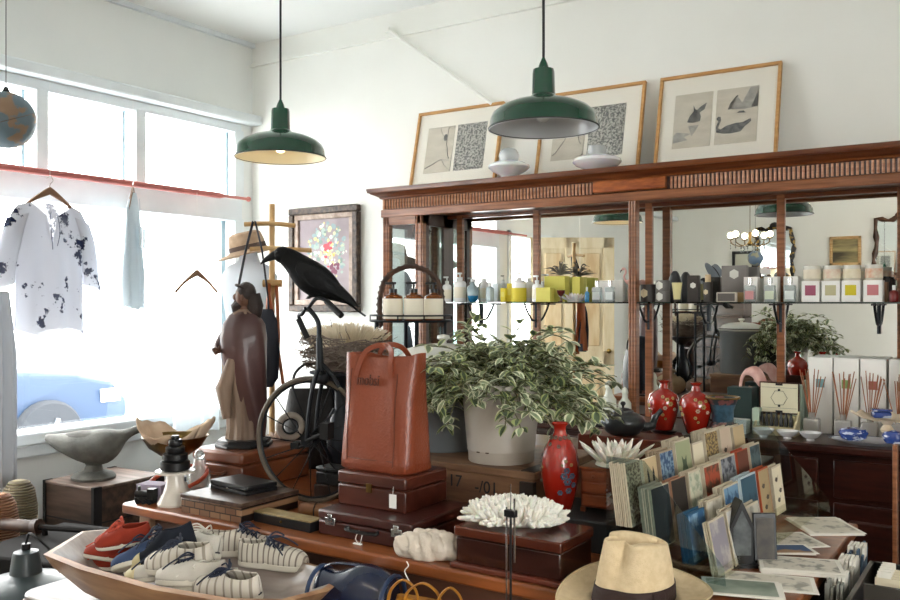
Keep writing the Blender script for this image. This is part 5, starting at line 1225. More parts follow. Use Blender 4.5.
def ribbon(m, pts, w_, th):
    """flat strap: width in the x-z plane, thickness along y"""
    P = bez(pts, 7); rs = []
    for k, p in enumerate(P):
        t = P[min(k+1, len(P)-1)]-P[max(k-1, 0)]; t.y = 0; t.normalize(); nn = Vector((-t.z, 0, t.x))*w_/2; yy = Vector((0, th/2, 0))
        rs.append([p+nn+yy, p-nn+yy, p-nn-yy, p+nn-yy])
    return m.rings(rs)
for s in (-1, 1):
    f0 = bag_y(-.058, .27)-.003; f1 = bag_y(.052, .27)-.003
    ribbon(MB(), [(-.066, s*-f0, .268), (-.057, s*-f0*.98, .300), (-.042, s*.036, .338), (-.014, s*.026, .356), (.018, s*.024, .357), (.040, s*.033, .342), (.050, s*-f1*.98, .305), (.052, s*-f1, .268)], .015, .004).done('bag_handle', TL, bag, smooth=30)
text('embossed_lettering', 'mobsi', .045, mat('emboss', '#5a2a1c', .4), bag, (-.020, -.0555, .258), (PI/2-.12, 0, 0), .0015, sx=.68)
# ---- wooden crate, bucket, canister, plants
CRT = mat('crate_wood', '#7c5a40', .6, col2='#5a3d2b', scale=4, stretch=(1,7,7), bump=.3, bscale=30); CRTT = mat('crate_top_wood', '#8a6a50', .55, col2='#664833', scale=4, stretch=(1,7,7))
cr = thing('wooden_crate', 'old stencilled wooden crate holding the potted plants', 'crate', (0, 0, 0))
MB().box(-1.79, -1.165, 2.19, 2.62, ZC, .996).done('crate_side', CRT, cr, bevel=.003); MB().box(-1.795, -1.16, 2.185, 2.625, .997, 1.018).done('crate_top', CRTT, cr, bevel=.003)
for x in (-1.205, -1.79): MB().box(x-.002, x+.042, 2.180, 2.20, ZC, .99).box(x-.002, x+.042, 2.19, 2.30, 1.0185, 1.021).done('iron_corner', mat('rusty_iron', '#2a211d', .6), cr)
text('stencil_lettering', '17', .05, BLACKM, cr, (-1.43, 2.188, .965), (PI/2, 0, 0), .0006); text('stencil_lettering', '-/01', .05, BLACKM, cr, (-1.322, 2.188, .957), (PI/2, 0, 0), .0006)
EB = mat('cream_enamel', '#c2bbb0', .35, coat=.3, col2='#b3aba0', scale=4)
bk = thing('enamel_bucket', 'tapered cream enamel bucket planter on the stencilled crate', 'bucket', (-1.345, 2.315, 1.0181))
MB().lathe([(.098, 0), (.100, .003), (.1005, .03), (.103, .034), (.1035, .038), (.103, .04), (.118, .19), (.1195, .205), (.123, .208), (.123, .214), (.118, .232), (.122, .236), (.118, .237), (.110, .205), (.001, .20)], seg=48).done('bucket_wall', EB, bk)
for a in (-1.75, -1.45): MB().cb((.1045*math.cos(a), .1045*math.sin(a), .036), (.01, .004, .003)).done('rust_chip', mat('rust', '#3a2418', .8), bk)
GB = mat('canister_enamel_shaded', '#7e8386', .35, coat=.3, col2='#6f7477', scale=4); CL = mat('white_enamel', '#d4d4cd', .3, coat=.4)  # the canister's shadow side is put into its grey body colour
cn = thing('lidded_canister', 'large enamel canister with body in shaded grey and white lid behind the tote bag', 'canister', (-1.635, 2.43, 1.0181))
MB().lathe([(.135, 0), (.138, .004), (.142, .27), (.146, .275), (.146, .282), (.138, .285)], seg=44).done('canister_wall', GB, cn)
l_ = MB().lathe([(.148, .286), (.152, .29), (.152, .302), (.14, .308), (.125, .325), (.08, .338), (.03, .343), (.001, .344)], seg=44).done('lid', CL, cn)
MB().torus((0, 0, .301), .152, .003, None, 44, 5).done('lid_rim', mat('blackish_rim', '#32302d', .4), l_); MB().lathe([(.012, .342), (.01, .352), (.022, .36), (.02, .37), (.001, .374)], seg=18).done('lid_knob', CL, l_)
LG1 = mat('leaf_green', '#728264', .5, col2='#93a07c', scale=30); LG2 = mat('leaf_cream', '#e6e7cc', .5, col2='#d3d6b4', scale=30); LG3 = mat('leaf_dark', '#46563f', .5, col2='#607052', scale=30); LG4 = mat('leaf_lime', '#a3ad72', .5, col2='#b8c088', scale=30)
def leaf(m, o_, d, up, L_, W_, dark):
    d = d.normalized(); sd = d.cross(up); sd = sd.normalized() if sd.length > 1e-3 else Vector((1, 0, 0)); nm = sd.cross(d).normalized()
    g = []
    for k in range(6):
        t = k/5; w_ = W_*max(.04, math.sin(PI*min(.985, t*.93+.05))**.8); c_ = o_+d*L_*t-nm*L_*.30*t*t
        fold = .22*w_
        g.append([m.b.verts.new(c_+sd*w_*q+nm*fold*abs(q)) for q in (-1, -.55, 0, .55, 1)])
    for i in range(5):
        for j in range(4):
            m.mi = (1 if j in (0, 3) else 0) if not dark else (3 if j in (0, 3) else 2)
            m._f([g[i][j], g[i+1][j], g[i+1][j+1], g[i][j+1]])
def foliage(name, parent, c, n_st, spread, hgt, seed, drop=.12, lens=(.14, .30), bias=(0, 0), keep=None):
    rr = random.Random(seed); m = MB(); st_ = MB(); n = 0
    for k in range(n_st):
        a = rr.uniform(0, 2*PI); el = rr.uniform(.02, 1.45); L_ = rr.uniform(*lens)
        d = Vector((math.cos(a)*math.cos(el)*spread[0]+bias[0], math.sin(a)*math.cos(el)*spread[1]+bias[1], math.sin(el)*hgt)); p = Vector((c[0]+rr.uniform(-.05, .05), c[1]+rr.uniform(-.05, .05), c[2])); pts = [p.copy()]
        for i in range(9):
            d.z -= drop*(.6+rr.random()); d += Vector((rr.uniform(-.12, .12), rr.uniform(-.12, .12), rr.uniform(-.1, .1))); p = p+d.normalized()*L_/9; pts.append(p.copy())
        if keep and not all(keep(q) for q in pts[3:]): continue
        st_.tube(pts, .0018, 4)
        for i in range(2, 10):
            t = (pts[i]-pts[i-1]).normalized()
            for s in range(2 if i < 9 else 3):
                az = rr.uniform(0, 2*PI); v = Vector((math.cos(az), math.sin(az), rr.uniform(-.2, .7))); ld = (t*.7+v).normalized()
                leaf(m, pts[i], ld, Vector((rr.uniform(-.3, .3), rr.uniform(-.3, .3), 1)), rr.uniform(.028, .048), rr.uniform(.009, .0155), rr.random() < .35)
                n += 1
    m.mi = 0
    st_.done('stems', mat('stem', '#6b6a4a', .7), parent); m.done(name, [LG1, LG2, LG3, LG4], parent, smooth=180); return n
pl = thing('variegated_plant', 'bushy variegated cream and green plant spilling over the cream bucket', 'plant', (-1.345, 2.335, 1.24))
foliage('leaves', pl, (.0, .0, -.02), 400, (1.25, .8), .85, 1, drop=.11, lens=(.12, .33), keep=lambda q: q.z > -.13 and (q.z > -.03 or q.xy.length > .165))
p2 = thing('variegated_plant', 'denser trailing part of variegated greenery behind the bag, left of the cream bucket', 'plant', (-1.50, 2.44, 1.235))
foliage('leaves', p2, (0, 0, .0), 170, (1.0, .6), .75, 2, drop=.13, lens=(.12, .28), keep=lambda q: (q+Vector((-1.50, 2.44, 1.235))-Vector((-1.635, 2.43, 0))).xy.length > .15 or q.z > .12)
MB().lathe([(.04, 0), (.045, .005), (.055, .185), (.06, .19), (.052, .19), (.04, .17), (.001, .165)], seg=24).done('plant_pot', mat('dark_pot', '#3a3c38', .6), p2, loc=(.07, .06, -.2065))
# ---- iron etagere with amber bottles
et = thing('iron_tray_stand', 'round dark iron tray stand with twisted wicker arch handle beside the cabinet tower', 'stand', (-1.94, 2.665, ZC))
MB().lathe([(.15, .575), (.153, .578), (.15, .58), (.001, .58)], seg=36).done('tray', IRON, et)
MB().torus((0, 0, .60), .153, .003, None, 44, 5).torus((0, 0, .58), .153, .004, None, 44, 5).done('tray_rail', IRON, et)
for k in range(10): a = 2*PI*k/10; MB().cyl((.153*math.cos(a), .153*math.sin(a), .58), (.153*math.cos(a), .153*math.sin(a), .60), .0025, seg=5).done('rail_post', IRON, et)
for k in range(4): a = PI/4+k*PI/2; MB().cyl((.13*math.cos(a), .13*math.sin(a), 0), (.13*math.cos(a), .13*math.sin(a), .575), .008, seg=8).done('leg', IRON, et)
hp = bez([(-.115, 0, .56), (-.118, 0, .66), (-.09, 0, .745), (0, 0, .785), (.09, 0, .745), (.118, 0, .66), (.115, 0, .56)], 10)
m = MB().tube([(p_[0]*CS, p_[0]*SN, p_[2]) for p_ in hp], .008, 8)
for q in range(3): m.tube([(p_[0]*CS+.008*math.cos(i*.9+q*2.1), p_[0]*SN+.008*math.cos(i*.9+q*2.1)*.5, p_[2]+.008*math.sin(i*.9+q*2.1)) for i, p_ in enumerate(hp)], .004, 5)
m.done('arch_handle', mat('wicker_dark', '#4e3426', .6, col2='#33211a', scale=30), et)
for x, y, nm in ((-.065, -.03, 'left'), (.012, -.055, 'middle'), (.085, -.01, 'right')):
    dx, dy = x*CS-y*SN, x*SN+y*CS
    t = bottle(0, ZC+.58, 2.665+dy, .036, .105, AMB, 1, f'amber pump bottle with cream label, {nm} on the iron tray', pm=PUMPB, x=-1.94+dx, l0=.07, l1=.78, group='amber bottles on the iron tray')
# ---- mahogany box with slab coral
DB = mat('dark_polished', '#3a1c14', .2, col2='#27110c', scale=4, stretch=(1,6,6), coat=.6)
t = thing('polished_box', 'dark polished mahogany box carrying the broad white coral', 'box', (-1.03, 1.885, ZC))
MB().box(-.155, .152, -.098, .098, 0, .014).done('base_moulding', mat('reddish_mould', '#5e2a1c', .3, coat=.4), t, bevel=.004)
MB().box(-.143, .14, -.086, .086, .014, .075).done('box_body', DB, t, bevel=.003); MB().box(-.147, .144, -.09, .09, .077, .102).done('box_lid', mat('lid_red_brown', '#5c2c1c', .22, col2='#42190f', scale=4, stretch=(1,6,6), coat=.6), t, bevel=.004)
COR = mat('white_coral', '#efebe2', .7, sss=.1)
m = MB(); rr = random.Random(3)
for k in range(640):
    a = rr.uniform(0, 2*PI); q = math.sqrt(rr.random()); x, y = .116*q*math.cos(a), .070*q*math.sin(a); e = q**2.5 if q < .86 else q**2.5+rr.uniform(0, 1.3)
    b0 = Vector((x*.85, y*.85, .012)); tilt = Vector((math.cos(a)*e*1.0, math.sin(a)*e*1.0, max(.12, 1.0-.45*e))).normalized(); L_ = rr.uniform(.044, .058)*(1-.2*min(e, 1))
    tp_ = b0+tilt*L_+Vector((rr.uniform(-.004, .004), rr.uniform(-.004, .004), 0)); r_ = rr.uniform(.005, .0068)
    m.tube([b0, b0+(tp_-b0)*.5, b0+(tp_-b0)*.86, tp_], [r_, r_*1.05, r_*.9, r_*.4], 6)
    if rr.random() < .5:
        s_ = Vector((rr.uniform(-1, 1), rr.uniform(-1, 1), .8)).normalized(); c_ = b0+(tp_-b0)*.6; m.tube([c_, c_+s_*.009, c_+s_*.014], [r_*.7, r_*.6, r_*.25], 5)
m.lathe([(.07, 0), (.085, .006), (.08, .02), (.001, .028)], seg=24, ey=.62)
m.done('branching_coral', COR, loc=(-1.06, 1.89, ZC+.104), rot=.42, label='broad white finger coral on the dark polished box', cat='coral', smooth=60)
# brain coral
p = atz(425, 562, ZC)
m = MB()
def bc(i, j):
    a = 2*PI*i; e = -PI/2+PI*j; r_ = math.cos(e); x, y, z = .092*r_*math.cos(a), .045*r_*math.sin(a), .040*math.sin(e)
    f = 1+.11*(abs(math.sin(x*95+1.5*math.sin(y*50)+z*20))*2-1)*abs(math.sin(e*1+1.2))+.05*math.sin(a*5+z*90)+.05*math.sin(y*150+x*40)
    return Vector((x*f, y*f, max(-.028, z*f+.25*x*0)))
m.grid(bc, 90, 40).done('brain_coral', mat('coral_cream', '#d6cabb', .7, bump=.4, bscale=120), loc=(p.x-.01, 1.828, ZC+.0285), rot=.35, label='ridged cream brain coral lump on the counter edge', cat='coral', smooth=80)
# black plinth, red vase, drawer chest, lotus coral
MB().box(-.15, .135, -.12, .12, 0, .082).done('black_plinth', BLACKM, loc=(-1.0, 2.21, ZC), bevel=.004, label='low black plinth under the tall red vase and the tiny drawers', cat='plinth')
RV = mat('red_glaze', '#a32314', .1, col2='#7d150d', scale=7, coat=.9); FLW = mat('enamel_flowers', '#2f4150', .35, col2='#a78f60', scale=60, lo=.5, hi=.62)
v = thing('tall_red_vase', 'tall glossy red vase with blue flower decoration beside the cream bucket', 'vase', (-1.072, 2.165, ZC+.0821))
MB().lathe([(.03, 0), (.034, .004), (.038, .02), (.047, .06), (.0525, .10), (.052, .13), (.045, .165), (.03, .192), (.020, .205), (.0165, .215), (.018, .228), (.026, .236), (.0265, .238), (.022, .237), (.014, .225), (.001, .22)], seg=40).done('vase_body', RV, v)
def vase_deco(v, prof, pts, m_, th=.0012, name='painted_flower'):
    """raised enamel petals following a lathe profile; pts: (angle, z, size)"""
    def rad(z):
        for i in range(len(prof)-1):
            if prof[i][1] <= z <= prof[i+1][1]:
                f = (z-prof[i][1])/(prof[i+1][1]-prof[i][1]+1e-9); return prof[i][0]+f*(prof[i+1][0]-prof[i][0])
        return prof[-1][0]
    m = MB()
    for a, z, s in pts:
        for k in range(6):
            da, dz = s*.8*math.cos(k*PI/3), s*.8*math.sin(k*PI/3); zz = z+dz; r_ = rad(zz)+th; aa = a+da/max(r_, .01)
            m.sph((r_*math.cos(aa), r_*math.sin(aa), zz), (s*.55, s*.55, s*.5), 7, 5)
    m.done(name, m_, v)
PVR = [(.038, .02), (.047, .06), (.0525, .10), (.052, .13), (.045, .165), (.03, .192), (.020, .205), (.0165, .215)]
vase_deco(v, PVR, [(-.9, .10, .008), (-.7, .085, .009), (-.45, .10, .007), (-.75, .115, .007), (-.6, .06, .007), (-1.1, .055, .006), (-.3, .075, .006)], mat('deco_blue', '#2e3f58', .3, col2='#51657a', scale=50))
vase_deco(v, PVR, [(-.8, .14, .004), (-1.0, .13, .003), (-.5, .13, .004), (-2.2, .12, .003)], mat('deco_ochre', '#a08a58', .4))
vase_deco(v, PVR, [(-1.57+.5*k, .200-.002*(k % 2), .0045) for k in range(-6, 7)]+[(-1.9, .182, .004), (-1.2, .178, .004), (-2.5, .15, .004), (-2.6, .11, .004), (-2.55, .08, .004), (-2.5, .13, .004)], mat('deco_silver', '#777468', .35, .4), name='collar_decoration')
DC = mat('orange_wood', '#8d4a2c', .35, col2='#743a20', scale=5, stretch=(1,7,7), coat=.3)
t = thing('drawer_chest', 'tiny orange wood chest of drawers under the white pointed coral', 'chest', (-.945, 2.235, ZC+.0821), .08)
MB().box(-.075, .075, -.05, .05, .012, .115).done('chest_body', DC, t, bevel=.003); MB().box(-.079, .079, -.054, .054, .115, .122).done('chest_top', DC, t, bevel=.002)
for sx in (-1, 1):
    for sy in (-1, 1): MB().box(sx*.07-.006, sx*.07+.006, sy*.045-.006, sy*.045+.006, 0, .012).done('chest_foot', DC, t)
for (x0, x1, z0, z1) in ((-.07, -.004, .086, .111), (.004, .07, .086, .111), (-.07, .07, .052, .081), (-.07, .07, .017, .047)):
    d = MB().box(x0, x1, -.056, -.05, z0, z1).done('drawer', DC, t, bevel=.003); MB().sph(((x0+x1)/2, -.06, (z0+z1)/2), .0042, 10, 6).done('knob', DC, d)
lotus('pointed_coral', 'white pointed lotus-like coral on the tiny chest of drawers', 'coral', (-.94, 2.235, ZC+.0821+.122), .088, m_=COR, n_=(6, 9, 12, 12), tilt=(1.45, 1.25, 1.0, .7), rz=.3)
# ---- teapot, vases on back table
MB().box(-.16, .16, -.08, .08, 0, .10).done('red_brown_box', mat('red_box', '#6e3322', .35, col2='#552416', scale=5, stretch=(1,6,6)), loc=(-1.215, 3.0, .92), bevel=.004, label='red brown wooden box under the dark teapot', cat='box')
PEW = mat('dark_pewter', '#34383a', .3, .3, coat=.3)
t = thing('teapot', 'dark pewter teapot with curved spout before the red vases', 'teapot', (-1.225, 2.985, 1.021), .45)
MB().lathe([(.045, 0), (.06, .008), (.077, .03), (.08, .048), (.072, .066), (.05, .078), (.035, .082)], seg=36).done('pot_body', PEW, t)
l_ = MB().lathe([(.038, .082), (.036, .088), (.02, .095), (.001, .097)], seg=28).done('lid', PEW, t); MB().lathe([(.004, .096), (.004, .103), (.010, .110), (.008, .118), (.001, .12)], seg=14).done('lid_knob', BLACK, l_)
MB().tube(bez([(.065, 0, .03), (.10, 0, .034), (.115, 0, .065), (.138, 0, .092)], 6), [.018]*4+[.016]*4+[.012]*5+[.009]*6, 12).done('spout', PEW, t)
MB().tube(bez([(-.06, 0, .075), (-.10, 0, .11), (-.125, 0, .08), (-.10, 0, .035), (-.072, 0, .03)], 6), .006, 8).done('handle', BLACK, t)
def rvase(x, y, label, kind):
    t = thing('cloisonne_vase', label, 'vase', (x, y, .92))
    s = MB().lathe([(.05, 0), (.052, .01), (.03, .02), (.022, .05), (.025, .09), (.045, .10), (.05, .108), (.001, .109)], seg=24, M=None).done('wooden_stand', BLACK, t)
    pr = [(.03, .109), (.034, .112), (.045, .15), (.056, .19), (.058, .215), (.05, .24), (.028, .255), (.016, .262), (.013, .28), (.022, .29), (.023, .292), (.001, .285)]
    MB().lathe(pr, seg=36).done('vase_body', RV if kind else mat('blue_cloisonne', '#2c3b45', .25, col2='#6a3a3a', scale=30, coat=.6, lo=.5, hi=.58), t)
    return t, pr
FG = mat('deco_gold', '#9c8f4e', .4, col2='#c4a86e', scale=50)
for x, y, lab in ((-1.125, 3.13, 'glossy red vase with gold flowers, left of the pair behind the teapot'), (-.995, 3.10, 'glossy red vase with gold flowers, right of the pair by the teapot spout')):
    t, pr = rvase(x, y, lab, 1)
    vase_deco(t, pr[1:8], [(-1.0, .225, .006), (-.8, .21, .007), (-1.3, .235, .005), (-.6, .23, .005), (-2.4, .2, .007), (-2.3, .18, .006), (-1.3, .17, .005), (-1.1, .155, .004)], FG)
    vase_deco(t, pr[1:8], [(-1.15, .195, .006), (-.5, .19, .005)], mat('deco_white', '#c9b79c', .4), name='painted_blossom')
t = thing('cloisonne_vase', 'blue and flowered cloisonne vase with flared gold rim right of the red vases', 'vase', (-.90, 3.10, .92))
MB().lathe([(.035, 0), (.04, .01), (.03, .03), (.05, .06), (.06, .10), (.058, .13), (.036, .16), (.036, .20), (.05, .235), (.057, .245), (.05, .243), (.03, .2), (.001, .19)], seg=36).done('vase_body', mat('cloisonne_flowers', '#25333a', .3, col2='#7d4a48', scale=42, lo=.52, hi=.58, coat=.5), t)
MB().torus((0, 0, .244), .056, .004, None, 40, 6).done('vase_rim', GOLD, t); MB().lathe([(.0365, .16), (.0375, .2), (.048, .232)], seg=36, cap=False).done('neck_band', mat('neck_blue', '#3f5f74', .3, col2='#28404e', scale=40), t)
# thin stand in front of the coral
ks = thing('metal_easel_clip', 'thin black and chrome display clip stand before the white coral', 'stand', (-.915, 1.615, .69))
MB().lathe([(.04, 0), (.04, .006), (.02, .012), (.008, .05), (.005, .12)], seg=20).cyl((0, 0, .1), (0, 0, .36), .0026, seg=8).done('stand_post', BLACK, ks)
MB().cyl((-.010, 0, .09), (-.010, 0, .375), .0018, seg=6).done('chrome_rod', CHROME, ks); MB().cyl((.009, 0, .26), (.009, 0, .395), .0022, seg=6).done('chrome_rod', CHROME, ks); MB().cyl((0, 0, .36), (0, 0, .425), .001, seg=5).done('chrome_rod', CHROME, ks); MB().box(-.014, .014, -.006, .006, .355, .37).done('clip_block', BLACK, ks, bevel=.002)
# easel / valet behind the statue
ez = thing('bamboo_rack', 'bamboo pole rack with two crossbars and tan leather tripod straps behind the crow', 'rack', (-2.74, 2.74, 0), TH)
MB().cyl((0, 0, 0), (0, 0, 1.925), .0125, seg=12).done('pole', BAMB, ez)
for z, a, b_ in ((1.835, -.115, .105), (1.728, -.09, .175)): MB().tube(bez([(a, -.02, z), (0, -.02, z+.004), (b_, -.02, z-.006)], 6), .010, 10).done('crossbar', BAMB, ez)
for x, y in ((.3, .25), (-.3, .25), (0, -.25)): MB().cyl((0, 0, .5), (x, y, 0), .012, seg=10).done('rack_foot', BAMB, ez)
MB().cyl((-.03, -.04, 1.58), (.05, -.04, 1.58), .016, seg=12).done('wood_toggle', BAMB, ez)
TN = mat('tan_strap', '#a85c34', .5)
for pts in ([(.0, -.05, 1.58), (-.02, -.055, 1.35), (-.055, -.06, 1.12)], [(.03, -.05, 1.57), (.04, -.055, 1.35), (.03, -.05, 1.2)], [(-.01, -.05, 1.57), (.03, -.06, 1.35), (.06, -.06, 1.15)]): MB().tube(pts, .020, 8, flat=.35).done('tan_strap', TN, ez)
sb_ = thing('shoulder_bag', 'dark navy shoulder bag hanging by long straps from the bamboo crossbar', 'bag', (-2.74, 2.74, 0), TH)
for pts in ([(-.075, -.033, 1.845), (-.10, -.06, 1.72), (-.125, -.08, 1.57)], [(-.065, -.033, 1.845), (-.03, -.06, 1.72), (.0, -.07, 1.50), (.0, -.07, 1.42)]): MB().tube(pts, .015, 8, flat=.25).done('bag_strap', mat('navy_strap', '#1c2130', .6), sb_)
MB().rings([rr2(.05, .03, z) if False else [Vector((-.03+w_*math.cos(q), -.085+d_*math.sin(q), z)) for q in [2*PI*k/20 for k in range(20)]] for z, w_, d_ in ((1.14, .05, .022), (1.18, .075, .03), (1.3, .08, .032), (1.42, .07, .02), (1.47, .05, .01))]).done('bag_body', mat('navy_fabric', '#1f2430', .7), sb_)

# dark things behind the bicycle
DNV = mat('deep_navy_cloth', '#171d2a', .85, bump=.3, bscale=30)
t = thing('dark_satchel', 'black rounded leather satchel behind the statue and bicycle wheel', 'bag', (-2.36, 2.57, ZC), TH)
MB().rings([[Vector((w_*math.cos(q), d_*math.sin(q), z)) for q in [2*PI*k/28 for k in range(28)]] for z, w_, d_ in ((0, .07, .04), (.01, .09, .05), (.12, .105, .055), (.22, .10, .045), (.30, .085, .02), (.31, .08, .008))]).done('satchel_body', mat('black_leather', '#141315', .5, bump=.2, bscale=60), t)
MB().tube(bez([(-.07, 0, .29), (-.06, 0, .37), (0, 0, .41), (.06, 0, .37), (.07, 0, .29)], 6), .006, 6).done('satchel_handle', BLACKM, t)
t = thing('draped_cloth', 'deep navy cloth draped over a small stand behind the nest stand', 'cloth', (-2.26, 2.68, ZC), TH)
def dc(i, j):
    a = 2*PI*i; w_ = .085+.012*math.sin(a*7)*j; return Vector((w_*math.cos(a)*(.9+.15*j), w_*.55*math.sin(a), .40-.36*j))
MB().grid(dc, 70, 8).lathe([(.075, .385), (.05, .41), (.001, .415)], seg=24, ey=.6).done('cloth_drape', DNV, t, smooth=80)
MB().cyl((0, 0, 0), (0, 0, .40), .01).lathe([(.07, 0), (.07, .008), (.01, .012)], seg=20).done('drape_stand', BLACK, t)
# ================================================================ FEDORA
hp_ = Vector((-.72, 1.815, ZC))
hat = thing('fedora_hat', 'cream straw fedora with dark brown band at the counter front', 'hat', hp_, math.radians(232), rot=(math.radians(-3), math.radians(4), math.radians(232)))
STW = mat('panama_straw', '#e2cda8', .75, col2='#d6bf98', scale=60, bump=.35, bscale=400)
n = 72
def crown(a, zf, sc=1):
    """side wall point"""
    ax, ay = .093, .077; t = zf
    fr = math.cos(a); k = 1-.20*t**1.6
    pinch = 0
    for s in (-1, 1):
        da = (a-s*.62+PI) % (2*PI)-PI; pinch += .44*math.exp(-(da/.36)**2)*t**1.25
    k *= 1-pinch
    H_ = .128+.012*fr*1.0
    return Vector((ax*k*math.cos(a)*sc-.006*t, ay*k*math.sin(a)*sc, .006+H_*t))
rs = [[crown(2*PI*k/n, z) for k in range(n)] for z in (0, .15, .3, .45, .6, .75, .87, .95, 1.0)]
top = rs[-1]
for s in (.94, .85, .72, .56, .38, .2, .02):
    r = []
    for k in range(n):
        p = top[k]; x, y = p.x*s, p.y*s; e = (1-s)
        cre = .055*math.exp(-(y/.022)**2)*min(1, e*2.4)*(1.0-.35*max(0, x/.09)); z = p.z*(1)+ (.010*math.sin(min(1, e*2)*PI/2)) - cre
        for q in (-1, 1): z -= .022*math.exp(-(((x-.045)/.028)**2+((y-q*.042)/.020)**2))*min(1, e*4)
        r.append(Vector((x, y, z)))
    rs.append(r)
MB().rings(rs, cap=True).done('hat_crown', STW, hat, smooth=70, sub=1)
brm = []
for j, (q, dz) in enumerate(((.0, .006), (.25, .003), (.5, .001), (.75, .003), (.93, .009), (1.0, .012))):
    r = []
    for k in range(n):
        a = 2*PI*k/n; base = Vector((.093*math.cos(a), .077*math.sin(a), 0)); out_ = Vector((.172*math.cos(a), .148*math.sin(a), 0)); p = base.lerp(out_, q)
        side = abs(math.sin(a))**2; frt = max(0, math.cos(a)); p.z = dz+q*q*(.022*side-.006*frt); r.append(p)
    brm.append(r)
MB().rings(brm, cap=False).done('hat_brim', STW, hat, solid=.003, smooth=70)
be = brm[-1]; MB().tube(be, .0026, 6, loop=True).done('brim_edge', mat('straw_edge', '#c9b48e', .8), hat)
BND = mat('band_brown', '#33221f', .7, bump=.2, bscale=200)
MB().rings([[crown(2*PI*k/n, z, 1.018) for k in range(n)] for z in (.02, .12, .22, .30)], cap=False).done('hat_band', BND, hat, solid=.001)
MB().cb(crown(PI/2+.15, .17, 1.04), (.03, .006, .028), RZ(.1)).done('band_bow', BND, hat, bevel=.002)
# ================================================================ CARD RACK
def cardface(cols, sc_=40, st_=(1,1,1)):
    nm = 'card_'+cols[0][1:]+cols[1][1:]+str(sc_); return mat(nm, cols[0], .6, col2=cols[1], scale=sc_, lo=.45, hi=.55, stretch=st_, detail=5)
RK = thing('card_rack', 'clear acrylic stepped rack full of greeting cards', 'card rack', (-.685, 2.43, ZC), math.radians(-4.5))
# rack local frame: y along the row, +x towards the customer (down the steps)
tiers = [(-.075, .105), (-.01, .06), (.055, .022), (.118, .006)]
m = MB()
for i, (x, z) in enumerate(tiers):
    MB().box(x-.058, x+.004, -.43, .43, z-.003, z).done('acrylic_shelf', CLEAR, RK, smooth=0)
    MB().box(x+.003, x+.006, -.43, .43, z-.003 if i else z-.05, z+.03).done('acrylic_lip', CLEAR, RK, smooth=0)
for s in (-1, 1):
    y = s*.432
    MB().prism([(-.15, 0), (.15, 0), (.145, .05), (-.05, .27), (-.15, .27)], -.0015, .0015, Matrix(((1,0,0,0),(0,0,1,y),(0,1,0,0),(0,0,0,1)))).done('acrylic_side', glassy('acrylic_side', '#e4eef0', .12), RK, smooth=0)
MB().box(-.143, -.14, -.43, .43, .0, .27).done('acrylic_back', CLEAR, RK, smooth=0)
m.b.free()
WALLC = mat('card_white', '#c4b8a2', .7); CK = mat('card_kraft', '#c2ab86', .8); CD = mat('card_dark', '#2c3336', .6)
def cards(tier, y, w_, hh, n, face, desc, lean=-.13, back=WALLC, dx=0, art=None, border=.0035, yaw=0):
    x, z = tiers[tier]; base = RK.matrix_basis
    first = None
    for k in range(n):
        loc = Matrix.Translation((-.685, 2.43, ZC)) @ RZ(math.radians(-4.5)) @ Vector((x-.006-k*.0052+dx, y+R.uniform(-.002, .002), z+.0005))
        lab = f'{desc} in the clear rack' if k == 0 else f'card stacked behind the {desc}'
        t = thing('greeting_card', lab, 'card', loc, 0, f'cards stacked with the {desc}', rot=(0, lean, math.radians(-4.5)+yaw+R.uniform(-.015, .015)))
        MB().box(-.0030, 0, -w_/2, w_/2, 0, hh-(k % 3)*.002).done('card_paper', back, t, smooth=0)
        if k == 0:
            b_ = border; f_ = MB().box(.0, .0004, -w_/2+b_, w_/2-b_, b_*1.5, hh-b_*1.5).done('printed_picture', face, t, smooth=0)
            if art:
                m = MB(); art(m, w_, hh); m.done('drawn_motif', art_m.get(art.__name__, BLACKM), f_, smooth=0)
PX_ = Matrix(((0,0,1,.0006),(1,0,0,0),(0,1,0,0),(0,0,0,1)))
def ears(m, w_, hh):
    for s in (-1, 1): m.prism([(s*.012-.005, .07), (s*.012+.005, .07), (s*.016+.005, .11), (s*.016, .125), (s*.016-.005, .11)], 0, .0004, PX_)
    m.prism([(.022*math.cos(a), .05+.025*math.sin(a)) for a in [k*PI/8 for k in range(16)]], 0, .0004, PX_)
def cat_(m, w_, hh):
    m.prism([(-.02, .03), (.02, .03), (.022, .08), (.012, .10), (.014, .125), (.005, .115), (-.005, .115), (-.014, .125), (-.012, .10), (-.022, .08)], 0, .0004, PX_)
def bird(m, w_, hh):
    for y, z in ((-.012, .10), (.014, .065), (-.008, .04)): m.prism([(y-.014, z), (y-.004, z+.008), (y+.012, z+.004), (y+.018, z+.012), (y+.006, z-.006), (y-.006, z-.006)], 0, .0004, PX_)
def arch(m, w_, hh):
    m.prism([(.016*math.cos(a), .05+.03*math.sin(a)) for a in [k*PI/8 for k in range(9)]]+[(-.016, .03), (.016, .03)], 0, .0004, PX_)
art_m = {'cat_': mat('cat_ink', '#4c5a44', .7), 'ears': BLACKM, 'bird': mat('bird_ink', '#4a4034', .7), 'arch': mat('arch_ink', '#2b4463', .6)}
